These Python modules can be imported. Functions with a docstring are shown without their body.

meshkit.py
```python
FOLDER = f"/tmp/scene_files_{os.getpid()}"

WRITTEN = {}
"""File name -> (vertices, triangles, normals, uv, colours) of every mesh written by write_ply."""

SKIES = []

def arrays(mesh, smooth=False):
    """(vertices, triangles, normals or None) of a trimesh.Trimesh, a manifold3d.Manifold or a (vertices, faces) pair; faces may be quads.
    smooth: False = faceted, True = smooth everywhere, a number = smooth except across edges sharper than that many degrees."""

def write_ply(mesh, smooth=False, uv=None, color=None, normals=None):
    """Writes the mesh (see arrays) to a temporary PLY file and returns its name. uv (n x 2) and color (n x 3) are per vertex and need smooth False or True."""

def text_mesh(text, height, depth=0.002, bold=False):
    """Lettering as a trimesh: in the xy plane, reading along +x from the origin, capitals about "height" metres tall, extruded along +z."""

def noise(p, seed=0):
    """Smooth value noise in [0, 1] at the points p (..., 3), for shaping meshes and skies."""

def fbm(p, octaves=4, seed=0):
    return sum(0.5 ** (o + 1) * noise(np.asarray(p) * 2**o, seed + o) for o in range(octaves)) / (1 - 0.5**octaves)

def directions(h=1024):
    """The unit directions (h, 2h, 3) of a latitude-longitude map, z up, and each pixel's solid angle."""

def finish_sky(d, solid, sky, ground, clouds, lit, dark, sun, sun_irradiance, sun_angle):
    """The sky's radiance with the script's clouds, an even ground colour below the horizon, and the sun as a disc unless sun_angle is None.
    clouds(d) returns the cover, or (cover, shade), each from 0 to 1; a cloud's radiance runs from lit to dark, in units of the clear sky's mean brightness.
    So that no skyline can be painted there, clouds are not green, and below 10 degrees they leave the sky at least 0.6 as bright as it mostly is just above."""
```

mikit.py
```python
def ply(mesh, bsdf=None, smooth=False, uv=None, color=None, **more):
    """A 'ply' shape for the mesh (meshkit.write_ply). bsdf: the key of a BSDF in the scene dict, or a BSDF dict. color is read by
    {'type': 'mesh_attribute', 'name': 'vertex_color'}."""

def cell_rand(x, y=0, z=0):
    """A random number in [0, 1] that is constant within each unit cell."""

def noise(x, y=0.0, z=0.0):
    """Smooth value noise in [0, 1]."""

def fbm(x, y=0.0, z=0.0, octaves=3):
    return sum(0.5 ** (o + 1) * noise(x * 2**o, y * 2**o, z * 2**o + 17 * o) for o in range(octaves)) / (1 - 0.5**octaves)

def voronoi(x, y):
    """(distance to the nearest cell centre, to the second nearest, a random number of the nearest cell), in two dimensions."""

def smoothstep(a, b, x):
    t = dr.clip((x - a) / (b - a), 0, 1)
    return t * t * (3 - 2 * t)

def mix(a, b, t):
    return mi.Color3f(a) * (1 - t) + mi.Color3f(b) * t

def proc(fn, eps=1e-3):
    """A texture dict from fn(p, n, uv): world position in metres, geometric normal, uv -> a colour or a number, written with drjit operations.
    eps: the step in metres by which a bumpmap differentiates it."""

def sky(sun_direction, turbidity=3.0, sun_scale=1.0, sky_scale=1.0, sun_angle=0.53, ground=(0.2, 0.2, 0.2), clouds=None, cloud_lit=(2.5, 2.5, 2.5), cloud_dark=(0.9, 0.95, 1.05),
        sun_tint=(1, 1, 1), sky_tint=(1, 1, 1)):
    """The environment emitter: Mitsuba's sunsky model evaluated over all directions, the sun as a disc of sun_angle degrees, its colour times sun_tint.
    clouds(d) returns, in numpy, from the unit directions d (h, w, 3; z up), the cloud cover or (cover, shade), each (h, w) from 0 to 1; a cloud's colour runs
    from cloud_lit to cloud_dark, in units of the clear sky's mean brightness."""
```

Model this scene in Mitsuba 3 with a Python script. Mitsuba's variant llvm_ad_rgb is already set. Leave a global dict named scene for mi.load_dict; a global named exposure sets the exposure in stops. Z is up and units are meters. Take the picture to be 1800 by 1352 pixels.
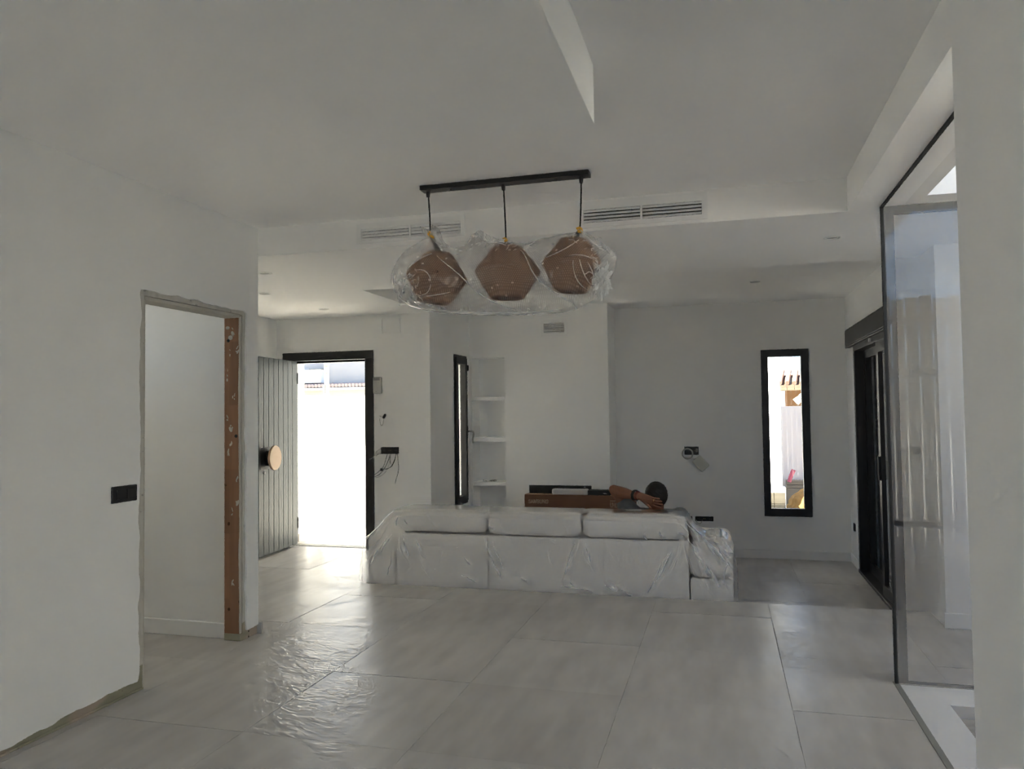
import math, random
import numpy as np, trimesh, drjit as dr, mitsuba as mi
import mikit, meshkit
from manifold3d import Manifold, CrossSection
from shapely.geometry import Polygon, box as sbox
from shapely.ops import unary_union

rng = np.random.default_rng(7)
random.seed(7)
T = mi.ScalarTransform4f
scene, labels = {}, {}

# ------------------------------------------------------------------ camera, sky, sun, exposure
fwd = np.array([-0.26498775, 0.96356396, 0.03641423])
up = np.array([0.02253368, -0.03156582, 0.99924763])
eye = np.array([0.0, 0.0, 1.45])
scene['camera'] = {'type': 'perspective', 'fov': 67.5415, 'fov_axis': 'x', 'near_clip': 0.02, 'far_clip': 500.0,
                   'to_world': T().look_at(origin=eye.tolist(), target=(eye + fwd).tolist(), up=up.tolist())}
scene['sky'] = mikit.sky((-0.72, -0.32, 1.10), turbidity=3.5, sun_scale=2.0, sky_scale=1.0, ground=(0.30, 0.28, 0.25),
                         sky_tint=(0.90, 1.0, 1.02), sun_tint=(0.865, 1.0, 1.10))
exposure = 3.8


# ------------------------------------------------------------------ materials
def mat(key, d, two=True):
    scene[key] = {'type': 'twosided', 'bsdf': d} if two else d
    return key


def rgb(*c):
    return {'type': 'rgb', 'value': list(c)}


def plain(key, c, rough=0.5, spec=0.5, metal=0.0, **k):
    return mat(key, {'type': 'principled', 'base_color': rgb(*c), 'roughness': rough, 'specular': spec, 'metallic': metal, **k})


fbm, noise, sstep, mix = mikit.fbm, mikit.noise, mikit.smoothstep, mikit.mix


def paint_col(p, n, uv):
    v = fbm(p.x * 1.3, p.y * 1.3, p.z * 1.3, 3)
    return mix((0.865, 0.865, 0.855), (0.89, 0.89, 0.88), v)


mat('white_paint', {'type': 'principled', 'base_color': mikit.proc(paint_col), 'roughness': 0.55, 'specular': 0.25})
mat('white_gloss', {'type': 'principled', 'base_color': rgb(0.84, 0.84, 0.83), 'roughness': 0.35, 'specular': 0.4})
plain('ceiling_paint', (0.885, 0.88, 0.865), 0.8, 0.1)
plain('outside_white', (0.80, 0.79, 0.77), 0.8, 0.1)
plain('black_metal', (0.012, 0.012, 0.013), 0.42, 0.5)
plain('black_plastic', (0.013, 0.013, 0.013), 0.4, 0.5)
plain('dark_rubber', (0.02, 0.021, 0.02), 0.6, 0.4)
plain('charcoal_box', (0.032, 0.032, 0.029), 0.5, 0.4)
plain('grey_channel', (0.20, 0.20, 0.18), 0.5, 0.4)
plain('white_plastic', (0.72, 0.72, 0.70), 0.4, 0.5)
plain('cream_plastic', (0.60, 0.60, 0.54), 0.45, 0.5)
plain('grout', (0.19, 0.182, 0.175), 0.9, 0.1)
mat('pane_glass', {'type': 'thindielectric', 'int_ior': 1.5}, two=False)


def tile_col(p, n, uv):
    a = fbm(p.x * 1.6 + 3.1, p.y * 1.6, 0.5, 4)
    b = fbm(p.x * 14, p.y * 3.5, 2.0, 3)
    c = mikit.cell_rand(dr.floor((p.x - 0.29) / 0.816), dr.floor((p.y - 3.11) / 0.845), 3)
    t = dr.clip(0.5 + 0.85 * (a - 0.5) + 0.55 * (b - 0.5) + 0.20 * (c - 0.5), 0, 1)
    return mix((0.375, 0.358, 0.340), (0.535, 0.52, 0.50), t)


def tile_height(p, n, uv):
    c = mikit.cell_rand(dr.floor((p.x - 0.29) / 0.816), dr.floor((p.y - 3.11) / 0.845), 5) * 40
    wx = p.x + 0.05 * noise(p.x * 5 + c, p.y * 5, 1.0)
    wy = p.y + 0.05 * noise(p.x * 5, p.y * 5 + c, 4.0)
    # cleft slate: flat sheets with short steps and lips between them, and a soft grain
    q = fbm(wx * 3.2 - wy * 1.4 + c, wx * 4.0 + wy * 7.5, 2.0, 3) * 9
    step = sstep(0.42, 0.58, q - dr.floor(q))
    patch = 0.25 + 0.75 * sstep(0.40, 0.60, fbm(p.x * 2.1 + c, p.y * 2.1, 6.0, 2))
    nick = sstep(0.62, 0.70, fbm(wx * 11 + 3.0, wy * 27 + c, 1.0, 2))
    r1 = sstep(0.86, 0.97, 1 - dr.abs(2 * fbm(wx * 8 + c, wy * 22 + wx * 6, 5.0, 2) - 1))
    r2 = sstep(0.88, 0.97, 1 - dr.abs(2 * fbm(wx * 19 + wy * 7, wy * 9 - wx * 5 + c, 8.0, 2) - 1))
    return patch * (0.0007 * (dr.floor(q) + step) + 0.0010 * nick + 0.0012 * r1 + 0.0009 * r2) + 0.0002 * fbm(p.x * 45, p.y * 45, c, 2)


mat('slate_tile', {'type': 'bumpmap', 'scale': 1.0, 'tex': mikit.proc(tile_height, eps=0.003),
                   'bsdf': {'type': 'principled', 'base_color': mikit.proc(tile_col), 'roughness': 0.30, 'specular': 0.22}})


def mortar_col(p, n, uv):
    a = fbm(p.x * 12, p.y * 12, p.z * 22, 4)
    pink = sstep(0.47, 0.6, fbm(p.y * 4 + 7.7, p.z * 9, p.x * 4, 3) + 0.32 * sstep(2.95, 2.55, p.y))
    c = mix((0.25, 0.24, 0.175), (0.36, 0.345, 0.265), a)
    c = mix(c, (0.46, 0.37, 0.31), 0.75 * pink)
    # above the foot the wall was filled with pale plaster, with a ragged border
    fill = sstep(0.118, 0.124, p.z + 0.05 * (fbm(p.y * 14, p.z * 14, 1.0, 3) - 0.5))
    c = mix(c, mix((0.46, 0.44, 0.40), (0.66, 0.64, 0.59), fbm(p.x * 25, p.y * 40, p.z * 9, 4)), fill)
    hole = (1 - 0.55 * fill) * sstep(0.70, 0.76, fbm(p.y * 21 + 3, p.z * 34, p.x * 21, 3))
    return mix(c, (0.035, 0.03, 0.025), hole)


mat('mortar', {'type': 'bumpmap', 'scale': 1.0, 'tex': mikit.proc(lambda p, n, uv: 0.006 * fbm(p.x * 40, p.y * 40, p.z * 40, 3)),
               'bsdf': {'type': 'principled', 'base_color': mikit.proc(mortar_col), 'roughness': 0.95, 'specular': 0.1}})


def wood_col(p, n, uv):
    g = fbm(p.x * 30 + 2.2 * noise(p.x * 3, p.y * 3, p.z * 1.5), p.y * 9, p.z * 1.6, 4)
    c = mix((0.235, 0.125, 0.072), (0.32, 0.18, 0.108), g)
    seg = mikit.cell_rand(dr.floor(p.z * 2.4 + 0.35), dr.floor(p.x * 9), 2)
    c = c * (0.84 + 0.3 * seg)
    smear = sstep(0.70, 0.75, fbm(p.x * 17 + 5.3, p.y * 17, p.z * 8, 3)) * sstep(0.75, 1.3, p.z)
    knot = sstep(0.80, 0.84, fbm(p.x * 26, p.y * 26, p.z * 20 + 9.0, 2))
    c = mix(c, (0.55, 0.48, 0.38), 0.8 * smear)
    return mix(c, (0.07, 0.03, 0.015), knot)


mat('raw_wood', {'type': 'principled', 'base_color': mikit.proc(wood_col), 'roughness': 0.7, 'specular': 0.2})
plain('raw_plaster', (0.52, 0.50, 0.45), 0.9, 0.1)


# ------------------------------------------------------------------ mesh helpers
def bx(x0, x1, y0, y1, z0, z1, b=0.0):
    """A box as a manifold, its edges chamfered by b."""
    if b <= 0:
        return Manifold.cube([x1 - x0, y1 - y0, z1 - z0]).translate([x0, y0, z0])
    pts = []
    lo, hi = np.array([x0, y0, z0]), np.array([x1, y1, z1])
    for s in np.ndindex(2, 2, 2):
        c = np.where(s, hi, lo)
        d = np.where(s, -b, b)
        for k in range(3):
            q = c + d
            q[k] = c[k]
            pts.append(q)
    return Manifold.hull_points(np.array(pts))


def rbox(x0, x1, y0, y1, z0, z1, r, seg=16):
    """A box with round edges."""
    s = Manifold.sphere(r, seg)
    return Manifold.batch_hull([s.translate([float(x), float(y), float(z)]) for x in (x0 + r, x1 - r) for y in (y0 + r, y1 - r) for z in (z0 + r, z1 - r)])


def tm(m):
    if isinstance(m, trimesh.Trimesh):
        return m
    q = m.to_mesh()
    return trimesh.Trimesh(np.array(q.vert_properties[:, :3], float), np.array(q.tri_verts), process=False)


def join(*ms):
    return trimesh.util.concatenate([tm(m) for m in ms])


def section(poly):
    out = []
    for g in getattr(poly, 'geoms', [poly]):
        if g.geom_type == 'Polygon' and g.area > 1e-9:
            out.append(np.array(g.exterior.coords)[:-1])
            out += [np.array(i.coords)[:-1] for i in g.interiors]
    return CrossSection(out, __import__('manifold3d').FillRule.EvenOdd)


AX = {'xz': lambda a: np.array([[1, 0, 0, 0], [0, 0, -1, a], [0, 1, 0, 0]], float),   # polygon in (x, z), thickness towards -y, from y = a
      'yz': lambda a: np.array([[0, 0, 1, a], [1, 0, 0, 0], [0, 1, 0, 0]], float),    # polygon in (y, z), thickness towards +x, from x = a
      'xy': lambda a: np.array([[1, 0, 0, 0], [0, 1, 0, 0], [0, 0, 1, a]], float)}    # polygon in (x, y), thickness towards +z, from z = a


def slab(poly, plane, a, t):
    """The polygon extruded by t. For 'xz' the slab spans y = a .. a + t, 'yz' x = a .. a + t, 'xy' z = a .. a + t."""
    m = section(poly).extrude(t)
    return m.transform(AX[plane](a + t if plane == 'xz' else a))


def tube(path, r, sides=8, caps=True):
    """A round tube along a polyline; r a number or one per point."""
    p = np.asarray(path, float)
    r = np.broadcast_to(np.asarray(r, float), (len(p),))
    t = np.gradient(p, axis=0)
    t /= np.linalg.norm(t, axis=1, keepdims=True) + 1e-12
    a = np.cross(t[0], [0, 0, 1.0] if abs(t[0][2]) < 0.9 else [1.0, 0, 0])
    A = []
    for k in range(len(p)):
        a = a - t[k] * (a @ t[k])
        a /= np.linalg.norm(a) + 1e-12
        A.append(a)
    A = np.array(A)
    B = np.cross(t, A)
    ang = np.arange(sides) * 2 * np.pi / sides
    v = p[:, None] + r[:, None, None] * (np.cos(ang)[None, :, None] * A[:, None] + np.sin(ang)[None, :, None] * B[:, None])
    v = v.reshape(-1, 3)
    f = []
    n = len(p)
    for i in range(n - 1):
        for j in range(sides):
            k = (j + 1) % sides
            f += [[i * sides + j, i * sides + k, (i + 1) * sides + k], [i * sides + j, (i + 1) * sides + k, (i + 1) * sides + j]]
    if caps:
        v = np.vstack([v, p[:1], p[-1:]])
        for j in range(sides):
            k = (j + 1) % sides
            f += [[n * sides, k, j], [n * sides + 1, (n - 1) * sides + j, (n - 1) * sides + k]]
    return trimesh.Trimesh(v, np.array(f), process=False)


def curve(pts, n=24):
    """A smooth curve through the points."""
    from scipy.interpolate import CubicSpline
    p = np.asarray(pts, float)
    d = np.r_[0, np.cumsum(np.linalg.norm(np.diff(p, axis=0), axis=1))]
    return CubicSpline(d, p)(np.linspace(0, d[-1], n))


def lathe(profile, sides=32):
    """Profile (r, z) turned around z, as a mesh."""
    p = np.asarray(profile, float)
    ang = np.arange(sides) * 2 * np.pi / sides
    v = np.stack([p[:, None, 0] * np.cos(ang), p[:, None, 0] * np.sin(ang), np.broadcast_to(p[:, None, 1], (len(p), sides))], -1).reshape(-1, 3)
    f = []
    for i in range(len(p) - 1):
        for j in range(sides):
            k = (j + 1) % sides
            f += [[i * sides + j, i * sides + k, (i + 1) * sides + k], [i * sides + j, (i + 1) * sides + k, (i + 1) * sides + j]]
    return trimesh.Trimesh(v, np.array(f), process=False)


def moved(m, loc=(0, 0, 0), rot=None):
    m = tm(m).copy()
    if rot is not None:
        m.apply_transform(rot)
    m.apply_translation(loc)
    return m


def rotm(deg, axis):
    return trimesh.transformations.rotation_matrix(math.radians(deg), axis)


# ------------------------------------------------------------------ naming helpers
def free(key):
    if key not in scene and key not in labels and not any(k.startswith(key + '__') for k in scene):
        return key
    n = 1
    while f'{key}_{n:03d}' in scene or f'{key}_{n:03d}' in labels or any(k.startswith(f'{key}_{n:03d}__') for k in scene):
        n += 1
    return f'{key}_{n:03d}'


def tag(key, label=None, cat=None, group=None, kind=None):
    d = labels.setdefault(key, {})
    for k, v in (('label', label), ('category', cat), ('group', group), ('kind', kind)):
        if v:
            d[k] = v
    return key


def obj(name, mesh, m, parent=None, smooth=False, label=None, cat=None, group=None, kind=None, **more):
    key = free(parent + '__' + name if parent else name)
    scene[key] = mikit.ply(mesh, m, smooth=smooth, **more)
    if label or cat or group or kind:
        tag(key, label, cat, group, kind)
    return key


def struct(name, mesh, m, label=None, smooth=False):
    return obj(name, mesh, m, None, smooth, label=label, kind='structure')


def thing(name, label, cat, group=None):
    key = free(name)
    return tag(key, label, cat, group)
# ------------------------------------------------------------------ the shell of the house
ZC, ZS, ZL = 2.72, 2.53, -0.30           # main ceiling, dropped ceiling, sunken floor
R = lambda a, b, c, d: sbox(a, c, b, d)   # R(x0, x1, y0, y1)

# floors: a bed of grout with every tile a piece of its own
upper = unary_union([R(-4.85, 0.835, -2.5, 4.52), R(-4.85, 2.4, 4.47, 6.06), R(-4.85, -3.0, 6.0, 7.87)])
lower = R(-3.0, 1.40, 6.06, 9.5)
fl = struct('floor', slab(upper, 'xy', -0.33, 0.327), 'grout', 'grey slate-look tiled floor of the raised living area')
fs = struct('sunken_floor', slab(lower, 'xy', ZL - 0.08, 0.077), 'grout', 'grey tiled floor of the sunken sitting area')
wallfoot = unary_union([R(-3.15, -3.03, -2.5, 3.475), R(-3.15, -3.03, 4.36, 4.52), R(-4.85, -3.03, 4.376, 4.52), R(-4.85, -3.15, 2.35, 2.5), R(0.685, 0.95, -2.5, 2.53)])


def tiles(holder, region, x0, y0, dx, dy, ztop):
    a, b, c, d = region.bounds
    for i in range(math.floor((a - x0) / dx), math.ceil((c - x0) / dx)):
        for j in range(math.floor((b - y0) / dy), math.ceil((d - y0) / dy)):
            cell = sbox(x0 + i * dx + 0.0009, y0 + j * dy + 0.0009, x0 + (i + 1) * dx - 0.0009, y0 + (j + 1) * dy - 0.0009).intersection(region)
            for g in getattr(cell, 'geoms', [cell]):
                if g.geom_type == 'Polygon' and g.area > 0.002:
                    obj('tile', slab(g, 'xy', ztop - 0.012, 0.012 + 0.0004 * ((i * 7 + j * 5) % 3 - 1)), 'slate_tile', holder)


tiles(fl, upper.difference(wallfoot), 0.29, 3.11, 0.816, 0.845, 0.0)
tiles(fs, lower, 0.70, 7.41, 0.816, 0.845, ZL)

for k in range(6):
    obj('riser_tile', bx(-3.0 + k * 0.73, -2.272 + k * 0.73, 6.06, 6.068, ZL + 0.001, -0.014), 'slate_tile', fl)
for k in range(2):
    obj('riser_tile', bx(-3.0, -2.992, 6.07 + k * 0.775, 6.842 + k * 0.775, ZL + 0.001, -0.014), 'slate_tile', fl)

# roof and ceilings
foot = unary_union([R(-5.0, 1.03, -3.9, 4.53), R(-5.0, 2.6, 4.30, 5.89), R(-5.0, 1.63, 5.64, 7.87), R(-3.25, 1.63, 7.87, 9.75), R(-6.3, -4.9, 2.0, 4.9)])  # left and rear overhangs added out of view to keep direct sun out
eave = unary_union([R(0.955, 1.03, 2.53, 4.46), R(0.955, 2.6, 4.30, 4.46)])
ce = struct('ceiling', slab(foot, 'xy', ZC, 0.25), 'ceiling_paint', 'white painted main ceiling')
soffit = slab(unary_union([R(-4.85, 2.4, 4.52, 6.06), R(-4.85, -3.0, 6.06, 7.62)]), 'xy', ZS, ZC - ZS)
for a_, b_ in ((-2.247, -1.560), (-0.783, -0.092)):        # air ducts behind the two grilles
    soffit = soffit - bx(a_, b_, 4.4, 5.85, 2.570, 2.664)
obj('dropped_soffit', soffit, 'ceiling_paint', ce)
obj('beam', bx(0.685, 0.955, 2.53, 4.52, ZS, ZC), 'ceiling_paint', ce)
obj('dropped_panel', bx(-1.405, -0.43, 0.3, 2.745, 2.50, ZC, 0.002), 'ceiling_paint', ce)
obj('roof_eave', slab(eave, 'xy', ZS, ZC - ZS), 'outside_white', ce)

# left wall: a rough core under a skin of painted plaster whose foot and door opening are left ragged
core = sbox(-2.5, 0.0, 4.52, ZC).difference(sbox(3.475, -0.1, 4.36, 2.115))
wl = struct('wall_left', slab(core, 'yz', -3.15, 0.12), 'mortar', 'white plastered left wall with a ragged unfinished foot and door opening')
ys = np.arange(-2.5, 3.43, 0.012)
foot_z = 0.024 + 0.036 * np.clip((ys - 2.55) / 0.75, 0, 1) + 0.020 * (meshkit.fbm(np.c_[ys * 3.1, ys * 0, ys * 0], 3, 4) - 0.5) + 0.018 * (meshkit.fbm(np.c_[ys * 16, ys * 0, ys * 0], 3, 9) - 0.5)
foot_z = np.maximum(foot_z, 0.006)
zs = np.arange(0.10, 2.13, 0.015)
edge = lambda s, amp: amp * (meshkit.fbm(np.c_[zs * 9, zs * 0, zs * 0], 3, s) - 0.5)
near_y = 3.436 + edge(21, 0.030)
far_y = 4.388 + edge(33, 0.026)
yt = np.arange(3.44, 4.385, 0.015)
top_z = 2.142 + 0.022 * (meshkit.fbm(np.c_[yt * 11, yt * 0, yt * 0], 3, 41) - 0.5)
y2 = np.arange(4.395, 4.521, 0.012)
foot2 = 0.058 + 0.016 * (meshkit.fbm(np.c_[y2 * 20, y2 * 0, y2 * 0], 3, 52) - 0.5)
ring = [(-2.5, ZC)] + list(zip(ys, foot_z)) + list(zip(near_y, zs)) + list(zip(yt, top_z)) + list(zip(far_y[::-1], zs[::-1])) + list(zip(y2, foot2)) + [(4.52, foot2[-1]), (4.52, ZC)]
skin = Polygon(ring).buffer(0)
obj('plaster_skin', slab(skin, 'yz', -3.03, 0.012), 'white_paint', wl, smooth=20)
obj('floor_bead', tube([(-3.024, y, 0.004) for y in np.linspace(-2.4, 3.47, 40)], 0.007, 6), 'mortar', wl)

# the small room behind the left wall
struct('wall_washroom', join(bx(-4.85, -3.15, 4.376, 4.52, 0, ZC)), 'white_paint', 'white wall seen through the unfinished doorway')
struct('wall_washroom_near', bx(-4.85, -3.15, 2.35, 2.5, 0, ZC), 'white_paint')
struct('baseboard_washroom', bx(-4.85, -3.15, 4.362, 4.376, 0.0, 0.10, 0.003), 'white_gloss', 'white baseboard inside the small room behind the doorway')
hall = sbox(-2.7, -0.05, 7.87, ZC).difference(sbox(3.1, 1.9, 4.05, 2.5))
struct('wall_hall', slab(hall, 'yz', -5.0, 0.15), 'white_paint', 'white left wall of the entrance hall')
struct('baseboard_hall', bx(-3.14, -2.995, 4.52, 4.533, 0.0, 0.075, 0.002), 'slate_tile', 'grey baseboard end showing past the corner of the left wall')

# entrance wall, thin wall with the tilt window, chimney breast with its niche, back wall
ent = sbox(-4.85, 0, -3.25, ZC).difference(sbox(-4.755, -0.1, -3.665, 2.135))
struct('wall_entrance', slab(ent, 'xz', 7.62, 0.25), 'white_paint', 'white wall around the open entrance door')
thin = sbox(7.62, ZL, 9.5, ZC).difference(sbox(8.375, 0.385, 8.80, 2.125))
struct('wall_side', slab(thin, 'yz', -3.25, 0.25), 'white_paint', 'narrow white return wall with the slim black window')
br = sbox(-3.0, ZL, -1.285, ZC).difference(sbox(-2.968, 0.06, -2.547, 2.122))
wc = struct('wall_chimney', join(slab(br, 'xz', 8.93, 0.30) - bx(-2.052, -1.800, 8.8, 8.96, 2.392, 2.518) - bx(-2.25, -1.60, 8.955, 9.22, 2.30, 2.62), bx(-3.0, -1.285, 9.23, 9.5, ZL, ZC)), 'white_paint', 'white chimney breast with a shelved niche')
for z0, z1 in ((1.600, 1.645), (1.096, 1.149), (0.560, 0.607)):
    obj('niche_shelf', bx(-2.966, -2.549, 8.935, 9.23, z0, z1, 0.002), 'white_paint', wc)
bw = sbox(-3.25, ZL, 1.63, ZC).difference(sbox(0.452, 0.206, 0.962, 2.138))
struct('wall_back', slab(bw, 'xz', 9.5, 0.25), 'white_paint', 'white back wall of the sunken sitting area')
rw = sbox(5.64, ZL, 9.5, ZC).difference(sbox(6.93, ZL - 0.1, 8.90, 2.30))
struct('wall_right', slab(rw, 'yz', 1.38, 0.25), 'white_paint', 'white right wall around the black sliding door')
struct('wall_passage', join(bx(1.63, 2.4, 5.64, 5.89, 0, ZC), bx(2.4, 2.6, 4.46, 5.89, -0.3, ZC)), 'white_paint', 'white wall end seen through the corner glass')
struct('wall_pillar', bx(0.685, 0.95, -2.5, 2.53, 0, ZC), 'white_paint', 'white wall end at the right beside the glass')
rear = sbox(-5.0, -0.3, 0.95, ZC).difference(sbox(-2.9, 0.0, -1.95, 2.3))
struct('wall_rear', slab(rear, 'xz', -2.7, 0.2), 'white_paint')
struct('baseboard_back', bx(-1.285, 1.38, 9.487, 9.5, ZL, ZL + 0.10, 0.003), 'white_gloss', 'white baseboard along the back wall')
struct('baseboard_right', bx(1.367, 1.38, 8.95, 9.487, ZL, ZL + 0.10, 0.003), 'white_gloss', 'short white baseboard beside the sliding door')
struct('baseboard_passage', bx(1.367, 2.4, 5.627, 5.64, 0, 0.10, 0.003), 'white_gloss', 'white baseboard at the foot of the wall seen through the glass')
struct('baseboard_chimney', join(bx(-3.0, -1.272, 8.917, 8.93, ZL, ZL + 0.1, 0.003), bx(-1.285, -1.272, 8.93, 9.487, ZL, ZL + 0.1, 0.003)), 'white_gloss')

# outside: ground, porch, light court
plain('warm_render', (0.50, 0.455, 0.39), 0.9, 0.1)
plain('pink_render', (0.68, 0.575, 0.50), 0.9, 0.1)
plain('orange_render', (0.20, 0.11, 0.055), 0.9, 0.1)
plain('beam_wood', (0.24, 0.185, 0.125), 0.8, 0.1)
plain('red_plastic', (0.55, 0.10, 0.13), 0.45, 0.4)
plain('white_tile', (0.66, 0.66, 0.65), 0.3, 0.5)
plain('porch_tile', (0.70, 0.66, 0.60), 0.5, 0.4)
plain('fence_wood', (0.40, 0.27, 0.17), 0.75, 0.2)
plain('door_paint', (0.050, 0.061, 0.066), 0.42, 0.25)
plain('handle_wood', (0.62, 0.42, 0.27), 0.5, 0.4)
plain('spacer_grey', (0.055, 0.058, 0.055), 0.6, 0.3)
plain('grey_plastic', (0.20, 0.20, 0.19), 0.5, 0.3)
mat('clay_tile', {'type': 'principled', 'roughness': 0.9, 'specular': 0.1, 'base_color': mikit.proc(
    lambda p, n, uv: mix((0.24, 0.14, 0.095), (0.38, 0.26, 0.19), fbm(p.x * 6, p.y * 6, p.z * 6, 3)))})
mat('ground_dirt', {'type': 'principled', 'roughness': 0.95, 'specular': 0.05, 'base_color': mikit.proc(
    lambda p, n, uv: mix((0.30, 0.285, 0.26), (0.42, 0.40, 0.37), fbm(p.x * 2, p.y * 2, 0.0, 4)))})
mat('gravel', {'type': 'principled', 'roughness': 0.95, 'specular': 0.05, 'base_color': mikit.proc(
    lambda p, n, uv: mix((0.20, 0.19, 0.17), (0.34, 0.32, 0.29), fbm(p.x * 30, p.y * 30, p.z * 30, 3)))})
mat('sand', {'type': 'principled', 'roughness': 0.95, 'specular': 0.05, 'base_color': mikit.proc(
    lambda p, n, uv: mix((0.22, 0.115, 0.035), (0.40, 0.235, 0.085), fbm(p.x * 25, p.y * 25, p.z * 25, 4)))})
mat('block_concrete', {'type': 'principled', 'roughness': 0.95, 'specular': 0.05, 'base_color': mikit.proc(
    lambda p, n, uv: mix((0.15, 0.135, 0.105), (0.22, 0.19, 0.145), fbm(p.x * 6, p.y * 6, p.z * 40, 3)))})

# ------------------------------------------------------------------ doorway of the small room: the jamb boards left in the wall
d1 = struct('door_1', bx(-3.15, -3.034, 4.338, 4.36, 0.045, 2.10, 0.002), 'raw_wood', 'bare wooden jamb of the unfinished doorway in the left wall')
obj('head_board', bx(-3.15, -3.034, 3.488, 4.338, 2.092, 2.113, 0.002), 'raw_plaster', d1)
obj('near_jamb_board', bx(-3.15, -3.034, 3.477, 3.492, 0.0, 2.092, 0.002), 'raw_plaster', d1)
obj('mortar_foot', bx(-3.15, -3.028, 4.334, 4.362, 0.0, 0.045, 0.004), 'mortar', d1)
pl = []
for k in range(15):                                     # crumbs and smears of plaster left on the jamb board
    z = 1.15 + 0.9 * random.random() if k < 11 else 0.15 + 0.9 * random.random()
    x = -3.135 + 0.085 * random.random()
    for q in range(3):
        pl.append(Manifold.sphere(1.0, 9).scale([0.003 + 0.004 * random.random(), 0.0025, 0.004 + 0.015 * random.random()]).rotate([0, random.uniform(-40, 40), 0]).translate([x + random.uniform(-0.007, 0.007), 4.338, z + random.uniform(-0.02, 0.02)]))
pl.append(Manifold.sphere(1.0, 12).scale([0.016, 0.005, 0.011]).translate([-3.125, 4.338, 2.03]))
pl.append(Manifold.sphere(1.0, 12).scale([0.017, 0.005, 0.016]).translate([-3.103, 4.338, 1.965]))
obj('plaster_crumb', join(*pl), 'raw_plaster', d1, smooth=40, kind='stuff')
zz = np.linspace(0.05, 2.10, 120)
lip = -3.036 + 0.010 * (meshkit.fbm(np.c_[zz * 7, zz * 0, zz * 0], 3, 61) - 0.62)
lipp = Polygon([(-3.030, 0.05)] + list(zip(np.minimum(lip, -3.0305), zz)) + [(-3.030, 2.10)]).buffer(0)
obj('filler_strip', slab(lipp, 'xz', 4.332, 0.02), 'raw_plaster', d1)
for z in (1.945, 1.32):
    obj('bolt_hole', moved(lathe([(0.0, 0.0), (0.009, 0.0), (0.011, 0.003), (0.0, 0.003)], 14), (-3.118 if z > 1.5 else -3.06, 4.3385, z), rotm(90, [1, 0, 0])), 'dark_rubber', d1)

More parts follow.
